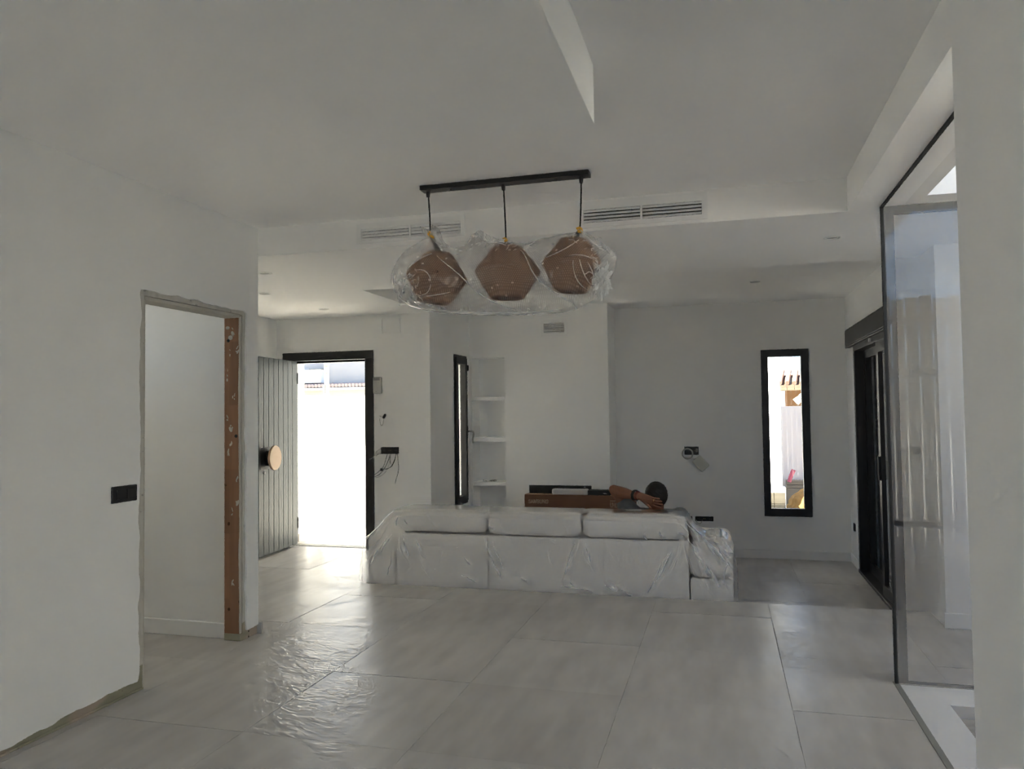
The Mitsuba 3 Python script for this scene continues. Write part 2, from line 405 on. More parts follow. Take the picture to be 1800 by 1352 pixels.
# ------------------------------------------------------------------ entrance door
d2 = 'door_2'
tag(d2, 'open grey-green entrance door in a black frame at the end of the hall', kind='structure')
obj('frame', join(bx(-4.764, -4.669, 7.602, 7.70, 0.0, 2.055, 0.003), bx(-3.752, -3.655, 7.602, 7.70, 0.0, 2.055, 0.003), bx(-4.764, -3.655, 7.602, 7.70, 2.055, 2.147, 0.003),
                  bx(-4.70, -4.683, 7.70, 7.76, 0.0, 2.04), bx(-3.768, -3.72, 7.70, 7.76, 0.0, 2.04), bx(-4.70, -3.72, 7.70, 7.76, 2.035, 2.08)), 'black_metal', d2)
obj('threshold', bx(-4.669, -3.752, 7.63, 7.75, -0.001, 0.004), 'grey_channel', d2)
rot = rotm(4.7, [0, 0, 1])                              # leaf frame: local -y runs from the hinge to the free edge
hinge = (-4.573, 7.592, 0.0)
lf = obj('leaf', moved(bx(-0.060, -0.007, -1.0, 0.0, 0.030, 2.050, 0.002), hinge, rot), 'door_paint', d2)
w = 0.1045
for k in range(10):
    y1 = -0.012 - k * w if k else 0.0
    y0 = max(-0.012 - (k + 1) * w + 0.005, -1.0)
    if y1 - y0 > 0.02:
        obj('plank', moved(bx(-0.008, 0.0, y0, y1, 0.030, 2.050, 0.0025), hinge, rot), 'door_paint', lf)
disc = moved(lathe([(0, -0.012), (0.121, -0.012), (0.126, -0.008), (0.126, 0.010), (0.122, 0.014), (0, 0.014)], 48), (0.060, -0.628, 1.015), rotm(90, [0, 1, 0]))
hk = obj('round_pull', moved(disc, hinge, rot), 'handle_wood', lf, smooth=35, label='round wooden pull disc')
obj('pull_mount', moved(join(bx(0.0, 0.050, -0.70, -0.555, 0.94, 1.09, 0.004), bx(-0.001, 0.004, -0.82, -0.62, 0.90, 1.13, 0.002)), hinge, rot), 'black_metal', lf, label='black backplate')
obj('lock_cylinder', moved(lathe([(0, 0), (0.012, 0), (0.012, 0.01), (0, 0.01)], 16), (hinge[0] + 0.06, 6.86, 0.87), rotm(90, [0, 1, 0])), 'white_plastic', lf)
obj('hinge', moved(bx(-0.03, 0.006, -0.002, 0.016, 1.80, 1.92, 0.003), hinge, rot), 'black_metal', d2)
obj('hinge', moved(bx(-0.03, 0.006, -0.002, 0.016, 0.20, 0.32, 0.003), hinge, rot), 'black_metal', d2)

# ------------------------------------------------------------------ tall window in the back wall
w1 = 'window_1'
tag(w1, 'tall narrow black-framed fixed window in the back wall', kind='structure')
fr = sbox(0.443, 0.197, 0.970, 2.146).difference(sbox(0.519, 0.287, 0.884, 2.062))
obj('frame', slab(fr, 'xz', 9.472, 0.075), 'black_metal', w1)
obj('pane', trimesh.Trimesh([[0.519, 9.53, 0.287], [0.884, 9.53, 0.287], [0.884, 9.53, 2.062], [0.519, 9.53, 2.062]], [[0, 1, 2], [0, 2, 3]]), 'pane_glass', w1)

# ------------------------------------------------------------------ slim tilt window in the return wall
w2 = 'window_2'
tag(w2, 'slim black tilt window with a lever handle in the return wall', kind='structure')
fr = sbox(8.365, 0.372, 8.812, 2.136).difference(sbox(8.408, 0.415, 8.769, 2.093))
sa = sbox(8.395, 0.402, 8.782, 2.106).difference(sbox(8.462, 0.472, 8.715, 2.03))
obj('frame', slab(fr, 'yz', -3.06, 0.068), 'black_metal', w2)
obj('sash', slab(sa, 'yz', -3.045, 0.070), 'black_metal', w2)
obj('pane', trimesh.Trimesh([[-3.03, 8.462, 0.472], [-3.03, 8.715, 0.472], [-3.03, 8.715, 2.03], [-3.03, 8.462, 2.03]], [[0, 1, 2], [0, 2, 3]]), 'pane_glass', w2)
hd = obj('handle', join(rbox(-2.977, -2.962, 8.732, 8.766, 1.17, 1.30, 0.006, 8), tube([(-2.968, 8.749, 1.232), (-2.925, 8.749, 1.232)], 0.009, 10)), 'black_metal', w2, smooth=40)
obj('lever', tube(curve([(-2.925, 8.749, 1.232), (-2.905, 8.752, 1.226), (-2.898, 8.756, 1.19), (-2.896, 8.76, 1.095)], 14), [0.010] * 4 + [0.011] * 10, 10), 'grey_plastic', hd, smooth=40)
obj('hinge', bx(-2.99, -2.965, 8.795, 8.815, 1.96, 2.03, 0.004), 'black_metal', w2)

# ------------------------------------------------------------------ sliding door in the right wall with its shutter box
d3 = 'door_3'
tag(d3, 'black sliding door with a roller shutter box in the right wall', kind='structure')
obj('frame', join(bx(1.362, 1.53, 8.84, 8.91, ZL, 2.13, 0.003), bx(1.362, 1.53, 6.92, 6.98, ZL, 2.13, 0.003), bx(1.362, 1.53, 6.98, 8.84, 2.055, 2.13, 0.003), bx(1.352, 1.53, 6.92, 8.91, ZL, ZL + 0.035, 0.004)), 'black_metal', d3)


def slider(x0, x1, y0, y1, s):
    poly = sbox(y0, ZL + 0.035, y1, 2.055).difference(sbox(y0 + s, ZL + 0.035 + s, y1 - s, 2.055 - s))
    p = obj('panel', slab(poly, 'yz', x0, x1 - x0), 'black_metal', d3)
    xm = (x0 + x1) / 2
    obj('pane', trimesh.Trimesh([[xm, y0 + s, ZL + 0.03 + s], [xm, y1 - s, ZL + 0.03 + s], [xm, y1 - s, 2.055 - s], [xm, y0 + s, 2.055 - s]], [[0, 1, 2], [0, 2, 3]]), 'pane_glass', p)
    return p


slider(1.455, 1.495, 7.62, 8.84, 0.085)
pb = slider(1.382, 1.422, 6.98, 7.76, 0.095)
obj('pull', rbox(1.362, 1.384, 7.69, 7.715, 0.78, 1.0, 0.006, 8), 'black_metal', pb)
obj('latch', join(bx(1.345, 1.375, 7.865, 7.90, 2.075, 2.10, 0.003), rbox(1.350, 1.372, 7.90, 7.925, 2.10, 2.122, 0.008, 8)), 'white_plastic', d3, label='small white latch')
prof = [(1.329, 2.140), (1.329, 2.30), (1.336, 2.317), (1.379, 2.317), (1.379, 2.131), (1.338, 2.131)]
obj('shutter_box', slab(Polygon(prof), 'xz', 6.85, 2.37), 'charcoal_box', d3)
obj('shutter_box_lip', bx(1.325, 1.379, 6.85, 9.20, 2.113, 2.131, 0.004), 'charcoal_box', d3)
sh = [bx(1.56, 1.572, 6.93, 8.90, z, z + 0.0452, 0.004) for z in np.arange(ZL, 2.25, 0.045)]
obj('shutter_slat', join(*sh), 'charcoal_box', d3, kind='stuff')

# ------------------------------------------------------------------ frameless corner glazing of the light court
w3 = 'window_3'
tag(w3, 'floor to ceiling frameless corner glazing at the right', kind='structure')
sheet = lambda a, b, z0, z1: trimesh.Trimesh([[*a, z0], [*b, z0], [*b, z1], [*a, z1]], [[0, 1, 2], [0, 2, 3]])
obj('pane', sheet((0.845, 2.53), (0.845, 4.452), 0.0, ZS), 'pane_glass', w3)
obj('pane', sheet((0.858, 4.466), (2.4, 4.466), 0.0, ZS), 'pane_glass', w3)
obj('corner_seal', bx(0.838, 0.856, 4.448, 4.472, 0.0, ZS), 'dark_rubber', w3, label='black corner seal')
obj('edge_spacer', join(bx(0.857, 0.905, 4.469, 4.481, 0.0, ZS), bx(0.905, 2.4, 4.469, 4.481, 2.482, ZS), bx(0.905, 2.4, 4.469, 4.481, 0.0, 0.012)), 'spacer_grey', w3)
obj('floor_channel', bx(0.831, 0.859, 2.53, 4.478, -0.01, 0.004), 'grey_channel', w3)
obj('head_seal', bx(0.838, 0.852, 2.53, 4.45, 2.518, ZS), 'dark_rubber', w3)

# ------------------------------------------------------------------ light court and garden
struct('wall_court', bx(2.4, 2.6, 2.5, 4.46, -0.3, 3.3), 'outside_white')
ct = unary_union([R(0.86, 2.4, 2.53, 4.462)]).difference(R(1.035, 2.3, 2.75, 4.21))
struct('court_floor', slab(ct, 'xy', -0.15, 0.145), 'white_tile', 'white tiled border of the light court behind the glass')
bed = trimesh.creation.box((1.265, 1.46, 0.1))
bed.apply_translation((1.6675, 3.48, -0.115))
obj('planting_bed', bed, 'gravel', None, label='grey gravel bed sunk in the white border of the light court', cat='gravel bed', kind='stuff')
fe = thing('slat_fence', 'brown slatted timber fence closing the light court', 'fence')
for k in range(15):
    x = 0.965 + k * 0.094
    obj('slat', bx(x, x + 0.079, 2.60, 2.622, -0.3, 2.26 + 0.012 * (k % 3), 0.002), 'fence_wood', fe)
for z in (0.55, 1.68, 2.08):
    obj('rail', bx(0.955, 2.395, 2.575, 2.60, z, z + 0.06, 0.003), 'fence_wood', fe)

struct('garden_sun_blocker', bx(-4.0, -1.0, 11.3, 15.0, -0.38, 8.0), 'outside_white')  # unseen block added to keep the sun off the pink garden wall
struct('facade_sun_blocker', bx(-44.0, -22.0, 26.0, 33.5, -0.38, 17.0), 'outside_white')  # unseen tall block added to put the neighbour facade in shade
struct('court_sun_blocker', bx(-5.0, 0.98, -2.7, 7.87, ZC + 0.25, 4.3), 'outside_white')  # unseen volume added on the roof to shade the light court
struct('ground', bx(-70, 70, -45, 75, -0.6, -0.38), 'ground_dirt', 'bare ground outside')
po = struct('porch', bx(-9.0, -3.25, 7.87, 10.5, -0.38, -0.012), 'grout', 'sunlit tiled porch outside the entrance door')
for i in range(9):
    for j in range(4):
        x, y = -8.98 + i * 0.636, 7.875 + j * 0.656
        obj('tile', bx(x, x + 0.633, y, y + 0.653, -0.02, 0.0, 0.001), 'porch_tile', po)
struct('porch_wall', join(bx(-5.2, -4.735, 7.87, 8.02, -0.38, 2.95)), 'outside_white', 'white outer jamb beside the entrance door')
struct('window_sun_blocker', bx(-4.55, -3.25, 7.87, 9.75, 2.26, 2.36), 'outside_white')  # unseen slab added to stop direct sun through the slim window
struct('baseboard_porch', bx(-4.737, -4.725, 7.872, 8.03, 0.0, 0.085), 'porch_tile')
struct('boundary_wall', join(bx(-9.0, -2.9, 10.5, 10.7, -0.38, 1.725), bx(-5.7, -5.012, 8.66, 8.95, -0.38, 1.70)), 'outside_white', 'sunlit white boundary wall across the porch')
struct('baseboard_boundary', bx(-5.7, -5.008, 8.648, 8.66, 0.0, 0.085), 'porch_tile')
po_ = thing('meter_post', 'cream post with a dark meter box above the porch wall', 'post')
obj('post', bx(-6.0, -5.945, 10.75, 10.81, -0.38, 2.9), 'warm_render', po_)
obj('meter_box', bx(-6.0, -5.975, 10.72, 10.75, 1.78, 1.92), 'grey_plastic', po_)
for k in range(4):
    obj('bracket', bx(-5.99, -5.95, 10.73, 10.75, 1.98 + 0.11 * k, 2.0 + 0.11 * k), 'clay_tile', po_)

plain('pale_tile', (0.42, 0.33, 0.29), 0.9, 0.1)
plain('facade_grey', (0.42, 0.39, 0.37), 0.9, 0.1)
nh = thing('neighbour_house', 'pale house with a row of clay eave tiles seen through the entrance door', 'house')
obj('wall', bx(-26, -8, 29.75, 30.6, -0.38, 2.52), 'warm_render', nh)
obj('upper_wall', bx(-28, -7, 30.05, 31, 2.6, 8.5), 'facade_grey', nh)
obj('balcony', bx(-19.5, -16.75, 29.7, 30.05, 2.84, 3.42), 'outside_white', nh)
obj('balcony_rail', bx(-17.3, -16.7, 29.68, 30.05, 3.42, 3.46), 'grey_plastic', nh)
obj('eave', bx(-26, -8, 29.45, 30.1, 2.50, 2.60), 'warm_render', nh)
obj('gutter', bx(-26, -8, 29.40, 29.46, 2.565, 2.61), 'outside_white', nh)
half = tube([(0, 0, 0), (0, 0.35, 0.03), (0, 0.65, 0.08)], [0.078, 0.072, 0.07], 10)
half_d = mikit.ply(half, 'pale_tile', smooth=40)
for k in range(64):
    key = free(nh + '__roof_tile')
    scene[key] = {**half_d, 'to_world': T().translate([-20.0 + k * 0.16, 29.38, 2.70])}

plain('valley_tile', (0.13, 0.085, 0.06), 0.9, 0.1)
n2 = thing('garden_house', 'house with clay barrel tiles and a wooden eave seen through the tall window', 'house')
obj('wall', bx(1.85, 5.0, 24.2, 25.0, -0.38, 2.05), 'orange_render', n2)
for k in range(22):
    obj('eave_board', bx(-1.0 + k * 0.20, -0.81 + k * 0.20, 23.4, 24.4, 1.99, 2.13), 'beam_wood', n2)
barrel = tube([(0, 0, 0), (0.06, 0.55, 0.15), (0.065, 0.55, 0.14), (0.13, 1.1, 0.29), (0.135, 1.1, 0.28), (0.2, 1.65, 0.43)], [0.062, 0.075, 0.060, 0.075, 0.060, 0.07], 10)
barrel_d = mikit.ply(barrel, 'clay_tile', smooth=40)
for k in range(22):
    key = free(n2 + '__roof_tile')
    scene[key] = {**barrel_d, 'to_world': T().translate([-1.0 + k * 0.2, 23.4, 2.19])}
obj('roof_deck', slab(Polygon([(23.4, 2.13), (25.2, 2.50), (25.2, 2.42), (23.4, 2.05)]), 'yz', -1.05, 4.5), 'valley_tile', n2)
for dx_, dz_ in ((0, 0), (0.16, 0.13)):
    obj('verge_tile', tube([(2.0 + dx_, 23.2, 1.63 + dz_), (2.17 + dx_, 23.2, 1.78 + dz_)], [0.11, 0.085], 12), 'warm_render', n2)

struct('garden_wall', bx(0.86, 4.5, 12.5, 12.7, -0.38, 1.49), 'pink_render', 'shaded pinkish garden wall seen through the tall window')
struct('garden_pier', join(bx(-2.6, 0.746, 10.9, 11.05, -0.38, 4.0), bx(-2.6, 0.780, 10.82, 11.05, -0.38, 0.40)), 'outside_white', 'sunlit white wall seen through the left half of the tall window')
for j in range(5):
    for k in range(4):
        obj('concrete_block', bx(0.20 + k * 0.14, 0.335 + k * 0.14, 10.55, 10.75, -0.38 + j * 0.149, -0.234 + j * 0.149, 0.004), 'block_concrete', None,
            label=f'beige concrete block outside tall window, {("bottom", "second", "middle", "fourth", "top")[j]} course, {("leftmost", "second from left", "third from left", "rightmost")[k]}', cat='block', group='concrete blocks outside the window')
for k, (z0, z1) in enumerate(((-0.38, 0.06), (0.065, 0.25), (0.255, 0.30), (0.305, 0.365))):
    obj('timber_plank', bx(0.90, 3.0, 12.28, 12.48, z0, z1, 0.003), 'beam_wood', None, smooth=False,
        label=('lowest and thickest timber beam at the foot of the pinkish garden wall', 'second timber beam from the ground at the pinkish garden wall', 'third and thinnest timber plank from the ground at the pinkish garden wall', 'topmost timber plank at the foot of the pinkish garden wall')[k], cat='plank', group='planks at the garden wall')
obj('plastic_pipe', tube([(0.93, 12.215, 0.35), (0.955, 12.22, 0.43), (1.0, 12.24, 0.53)], [0.030, 0.030, 0.032], 14), 'red_plastic', None, smooth=30,
    label='short red plastic pipe leaning against the pink garden wall', cat='pipe')
g = trimesh.creation.icosphere(5, 1.0)
v = np.array(g.vertices)
v = np.sign(v) * np.abs(v) ** 0.8 * [0.37, 0.40, 0.74]
v += 0.05 * (meshkit.fbm(v * 9, 3, 5)[:, None] - 0.5) * v / np.linalg.norm(v, axis=1, keepdims=True) * 2
g.vertices = v + [1.14, 11.25, -0.38]
obj('sand_heap', g, 'sand', None, smooth=True, label='heap of orange sand outside the tall window', cat='sand', kind='stuff')
# ------------------------------------------------------------------ air grilles, vents, downlights, switches and sockets
plain('grille_white', (0.83, 0.83, 0.82), 0.45, 0.4)
plain('galvanised', (0.30, 0.30, 0.30), 0.5, 0.5)
plain('bulb_grey', (0.45, 0.45, 0.45), 0.4, 0.5)
plain('screen_grey', (0.23, 0.23, 0.23), 0.3, 0.5)
plain('keypad_white', (0.50, 0.50, 0.48), 0.4, 0.4)
plain('cable_grey', (0.42, 0.41, 0.38), 0.6, 0.3)
plain('cable_black', (0.02, 0.02, 0.02), 0.6, 0.3)
plain('brass', (0.55, 0.42, 0.2), 0.35, 0.5, 0.8)


def air_grille(label, x0, x1, z0, z1, fx0, fx1, fz0, fz1, tilt, deep):
    """Wall grille in the soffit: outer flange, two openings with tilted slats and a mullion between."""
    y = 4.52
    t = thing('air_grille', label, 'air vent')
    poly = sbox(fx0, fz0, fx1, fz1).difference(sbox(x0, z0, x1, z1))
    obj('frame', slab(poly, 'xz', y - 0.012, 0.012), 'grille_white', t)
    obj('duct', join(bx(x0, x1, 5.84, 5.85, z0 - 0.006, z1 + 0.006), bx(x0, x1, y + 0.012, 5.85, z0 - 0.006, z0 - 0.004), bx(x0, x1, y + 0.012, 5.85, z1 + 0.004, z1 + 0.006),
                     bx(x0, x0 + 0.002, y + 0.012, 5.85, z0, z1), bx(x1 - 0.002, x1, y + 0.012, 5.85, z0, z1)), 'galvanised', t)
    xm = (x0 + x1) / 2
    obj('mullion', bx(xm - 0.006, xm + 0.006, y - 0.014, y - 0.001, z0, z1), 'grille_white', t)
    n = 4
    for s in (0, 1):
        a, b = (x0, xm - 0.006) if s == 0 else (xm + 0.006, x1)
        for k in range(n):
            zc = z0 + (k + 0.5) * (z1 - z0) / n
            m = bx(a + 0.001, b - 0.001, -0.0075, 0.0075, -0.0013, 0.0013)
            q = bx(a + 0.001, b - 0.001, -0.010 if deep else -0.0102, 0.010 if deep else 0.0102, -0.0013, 0.0013).rotate([tilt, 0, 0]).translate([0, y - 0.0085, zc])
            obj('slat', q, 'grille_white', t)
    return t


air_grille('white two-part air grille above the left bubble-wrapped lampshade', -2.247, -1.560, 2.577, 2.655, -2.278, -1.535, 2.560, 2.690, 62, False)
air_grille('white two-part air grille with dark gaps above and right of the pendant lamp', -0.783, -0.092, 2.577, 2.657, -0.812, -0.060, 2.548, 2.706, 48, True)

t = thing('exhaust_vent', 'small white louvred vent high on the chimney breast', 'air vent')
x0, x1, z0, z1, y = -2.052, -1.800, 2.392, 2.518, 8.93
obj('frame', slab(sbox(x0 - 0.03, z0 - 0.03, x1 + 0.03, z1 + 0.03).difference(sbox(x0, z0, x1, z1)), 'xz', y - 0.012, 0.012), 'grille_white', t)
obj('duct', join(bx(-2.25, -1.60, 9.21, 9.22, 2.30, 2.62), bx(-2.25, -1.60, 8.96, 9.21, 2.30, 2.304), bx(-2.25, -1.60, 8.96, 9.21, 2.616, 2.62), bx(-2.25, -2.246, 8.96, 9.21, 2.30, 2.62), bx(-1.604, -1.60, 8.96, 9.21, 2.30, 2.62)), 'galvanised', t)
for k in range(6):
    obj('slat', bx(x0 + 0.001, x1 - 0.001, -0.0125, 0.0125, -0.0012, 0.0012).rotate([42, 0, 0]).translate([0, y - 0.006, z0 + (k + 0.5) * 0.021]), 'grille_white', t)

t = thing('access_panel', 'flush white square access panel above the keypad on the entrance wall', 'access panel')
obj('frame', slab(sbox(-3.56, 2.322, -3.338, 2.514).difference(sbox(-3.551, 2.331, -3.347, 2.505)), 'xz', 7.613, 0.007), 'white_paint', t)
obj('cover', bx(-3.547, -3.351, 7.6145, 7.62, 2.335, 2.501), 'white_paint', t)


def downlight(label, x, y, z, r=0.048):
    t = thing('downlight', label, 'ceiling light', 'recessed downlights')
    obj('trim', moved(lathe([(r, 0.0), (r, -0.004), (r - 0.004, -0.006), (r - 0.014, -0.005), (r - 0.018, 0.0)], 28), (x, y, z)), 'white_plastic', t, smooth=40)
    obj('lens', moved(lathe([(0.0, -0.0012), (r - 0.016, -0.0012), (r - 0.016, 0.0)], 28), (x, y, z)), 'bulb_grey', t)


downlight('nearest downlight at the left edge of the hall ceiling', -3.315, 5.06, ZS, 0.05)
downlight('downlight half hidden behind the end of the left wall', -3.885, 5.92, ZS, 0.05)
downlight('downlight in front of the entrance door', -3.905, 7.00, ZS, 0.05)
downlight('downlight in the dropped ceiling beside the corner glass', 0.69, 5.185, ZS, 0.05)
downlight('downlight in the higher ceiling of the sunken sitting area', 0.335, 7.96, ZC, 0.05)

# double rocker switch on the left wall
t = thing('light_switch', 'black double rocker switch on the left wall beside the unfinished doorway', 'light switch')
obj('plate', rbox(-3.02, -3.0085, 3.236, 3.408, 1.011, 1.096, 0.004, 8), 'black_plastic', t, smooth=40)
for y0 in (3.262, 3.336):
    obj('rocker', bx(-3.010, -3.0055, y0, y0 + 0.050, 1.028, 1.078, 0.0015).rotate([0, 0, 0]), 'black_plastic', t)

# keypad on the entrance wall
t = thing('alarm_keypad', 'pale alarm keypad on the wall right beside the entrance door frame', 'keypad')
obj('body', rbox(-3.653, -3.553, 7.592, 7.622, 1.672, 1.852, 0.008, 12), 'keypad_white', t, smooth=40)
obj('screen', bx(-3.650, -3.569, 7.589, 7.594, 1.815, 1.849, 0.001), 'screen_grey', t)
for k in range(4):
    obj('indicator', bx(-3.637 + k * 0.017, -3.632 + k * 0.017, 7.590, 7.5935, 1.790, 1.794), 'screen_grey', t)
obj('button', bx(-3.620, -3.608, 7.590, 7.5935, 1.690, 1.699, 0.001), 'screen_grey', t)

# loose cable end with a small black connector
t = thing('cable_stub', 'short loose cable with a black connector below the keypad', 'cable')
obj('connector', moved(bx(-0.011, 0.011, -0.009, 0.009, -0.026, 0.026, 0.003), (-3.520, 7.597, 1.427), rotm(32, [0, 1, 0])), 'black_plastic', t)
obj('wire', tube(curve([(-3.585, 7.621, 1.43), (-3.548, 7.60, 1.418), (-3.532, 7.595, 1.405), (-3.535, 7.60, 1.36), (-3.558, 7.605, 1.325), (-3.578, 7.612, 1.36), (-3.585, 7.621, 1.40)], 30), 0.0028, 6), 'cable_grey', t, smooth=True)


def socket_box(label, cat, x0, x1, z0, z1, y, n, extra=()):
    t = thing('outlet_box', label, cat)
    obj('carrier', bx(x0, x1, y - 0.006, y, z0, z1, 0.002), 'black_plastic', t)
    w = (x1 - x0) / n
    for k in range(n):
        a, b = x0 + k * w + 0.004, x0 + (k + 1) * w - 0.004
        fr_ = sbox(a, z0 + 0.003, b, z1 - 0.003).difference(sbox(a + 0.010, z0 + 0.012, b - 0.010, z1 - 0.012))
        obj('module_frame', slab(fr_, 'xz', y - 0.013, 0.007), 'black_plastic', t)
        for s in (-1, 1):
            obj('terminal', bx((a + b) / 2 + s * 0.009 - 0.003, (a + b) / 2 + s * 0.009 + 0.003, y - 0.009, y - 0.006, (z0 + z1) / 2 - 0.004, (z0 + z1) / 2 + 0.004), 'brass' if k % 2 else 'grey_plastic', t)
    return t


# wiring box with a bunch of loose wires on the entrance wall
t = socket_box('black wiring box with loose hanging wires beside the entrance door', 'wiring box', -3.572, -3.364, 1.022, 1.094, 7.62, 3)
Y = 7.608
bunch = [[(-3.55, 1.08), (-3.60, 1.05), (-3.635, 0.99), (-3.655, 0.93)],
         [(-3.55, 1.04), (-3.62, 1.01), (-3.65, 0.985), (-3.70, 0.965)],
         [(-3.54, 1.03), (-3.58, 1.02), (-3.62, 1.0)],
         [(-3.49, 1.03), (-3.50, 0.96), (-3.53, 0.88), (-3.565, 0.845), (-3.63, 0.80), (-3.70, 0.785)],
         [(-3.46, 1.03), (-3.47, 0.95), (-3.51, 0.87), (-3.58, 0.80), (-3.67, 0.775)],
         [(-3.45, 1.03), (-3.455, 0.93), (-3.49, 0.84), (-3.55, 0.79), (-3.63, 0.765)],
         [(-3.39, 1.03), (-3.395, 0.96), (-3.43, 0.89), (-3.48, 0.865), (-3.56, 0.86)],
         [(-3.375, 1.03), (-3.355, 0.95), (-3.345, 0.86), (-3.37, 0.78), (-3.40, 0.70)],
         [(-3.46, 1.03), (-3.445, 0.97), (-3.445, 0.91)]]
for k, b in enumerate(bunch):
    p = [(x, Y - 0.012 - 0.03 * math.sin(math.pi * i / (len(b) - 1)), z) for i, (x, z) in enumerate(b)]
    p[0] = (b[0][0], 7.613, b[0][1])
    obj('wire', tube(curve(p, 26), 0.0030 if k in (3, 4, 6) else 0.0022, 6), 'cable_grey' if k in (0, 1, 5) else 'cable_black', t, smooth=True)
obj('connector', moved(bx(-0.011, 0.011, -0.008, 0.008, -0.014, 0.014, 0.002), (-3.556, 7.59, 0.853)), 'black_plastic', t)
obj('tape', tube([(-3.395, 7.585, 0.965), (-3.43, 7.58, 0.892)], 0.0055, 8), 'cable_black', t)

# box on the back wall with a coiled grey cable and the pale router hanging from it
t = socket_box('black wall box with a coiled grey cable on the back wall', 'wiring box', -0.461, -0.294, 0.910, 1.008, 9.5, 2)
for k in range(2):
    a = np.linspace(0.3, 2 * np.pi * 1.05 + 0.3, 40)
    rr = 0.058 + 0.007 * k
    obj('cable_loop', tube(np.c_[-0.425 + rr * np.cos(a), 9.476 - 0.006 * k + 0.004 * np.sin(3 * a), 0.925 + 0.95 * rr * np.sin(a)], 0.0062, 8), 'cable_grey', t, smooth=True)
for k in range(3):
    obj('lead', tube([(-0.325 + k * 0.010, 9.487, 0.985), (-0.322 + k * 0.010, 9.482, 0.965), (-0.326 + k * 0.010, 9.486, 0.945)], 0.003, 6), 'cable_grey', t)
t = thing('router', 'pale grey router hanging tilted below the black wall box', 'router')
rt = moved(tm(rbox(-0.062, 0.062, -0.014, 0.014, -0.085, 0.085, 0.010, 12)), (-0.270, 9.452, 0.810), rotm(-42, [0, 1, 0]))
obj('body', rt, 'cream_plastic', t, smooth=40)
obj('cable', tube(curve([(-0.362, 9.460, 0.862), (-0.345, 9.452, 0.860), (-0.325, 9.453, 0.868)], 12), 0.005, 8), 'cable_grey', t, smooth=True)

# row of three sockets low on the back wall, one more hidden by the sofa, and a socket on the right wall
t = socket_box('row of three black sockets low on the back wall', 'socket', -0.352, -0.140, 0.118, 0.174, 9.5, 3)
obj('cable_loop', tube(curve([(-0.335, 9.489, 0.13), (-0.325, 9.47, 0.10), (-0.295, 9.468, 0.095), (-0.275, 9.474, 0.115), (-0.27, 9.489, 0.135)], 20), 0.004, 6), 'cable_grey', t, smooth=True)
t = socket_box('black socket row half hidden behind the sofa backrest', 'socket', -0.585, -0.385, 0.118, 0.174, 9.5, 3)
obj('cable_loop', tube(curve([(-0.57, 9.489, 0.15), (-0.60, 9.45, 0.19), (-0.56, 9.44, 0.235), (-0.51, 9.445, 0.215), (-0.49, 9.489, 0.16)], 24), 0.005, 6), 'cable_black', t, smooth=True)
t = thing('wall_socket', 'single black socket on the right wall beside the sliding door', 'socket')
obj('plate', rbox(1.368, 1.382, 9.19, 9.275, 0.085, 0.170, 0.004, 8), 'black_plastic', t, smooth=40)
obj('insert', bx(1.366, 1.3695, 9.207, 9.258, 0.102, 0.153, 0.001), 'dark_rubber', t)

# scraps on the lowest visible niche shelf
t = thing('wire_offcuts', 'small twist of dark wire offcuts on the lowest niche shelf', 'wire')
for k in range(5):
    a = rng.uniform(0, 6.28)
    c = np.array([-2.76 + 0.03 * k - 0.06, 9.02, 0.610])
    obj('offcut', tube(curve([c, c + [0.05 * math.cos(a), 0.04 * math.sin(a), 0.014], c + [0.10 * math.cos(a + 0.5), 0.05 * math.sin(a), 0.004]], 10), 0.003, 6), 'cable_grey' if k % 2 else 'cable_black', t)
# ------------------------------------------------------------------ pendant lamp with three woven shades
plain('raffia', (0.29, 0.155, 0.085), 0.8, 0.2)
plain('raffia_dark', (0.22, 0.115, 0.065), 0.8, 0.2)
plain('yellow_tape', (0.72, 0.42, 0.05), 0.5, 0.4)
lamp = thing('pendant_lamp', 'black ceiling bar with three brown woven lampshades wrapped in bubble wrap', 'pendant lamp')
rb_ = rotm(0.0, [0, 0, 1])
obj('ceiling_bar', bx(-1.604, -0.652, 3.940, 4.015, 2.694, 2.72, 0.003), 'black_metal', lamp)
for x in (-1.43, -0.83):
    obj('screw_cap', moved(lathe([(0, 0), (0.006, 0), (0.006, 0.012), (0, 0.012)], 12), (x, 3.975, 2.684)), 'black_metal', lamp)
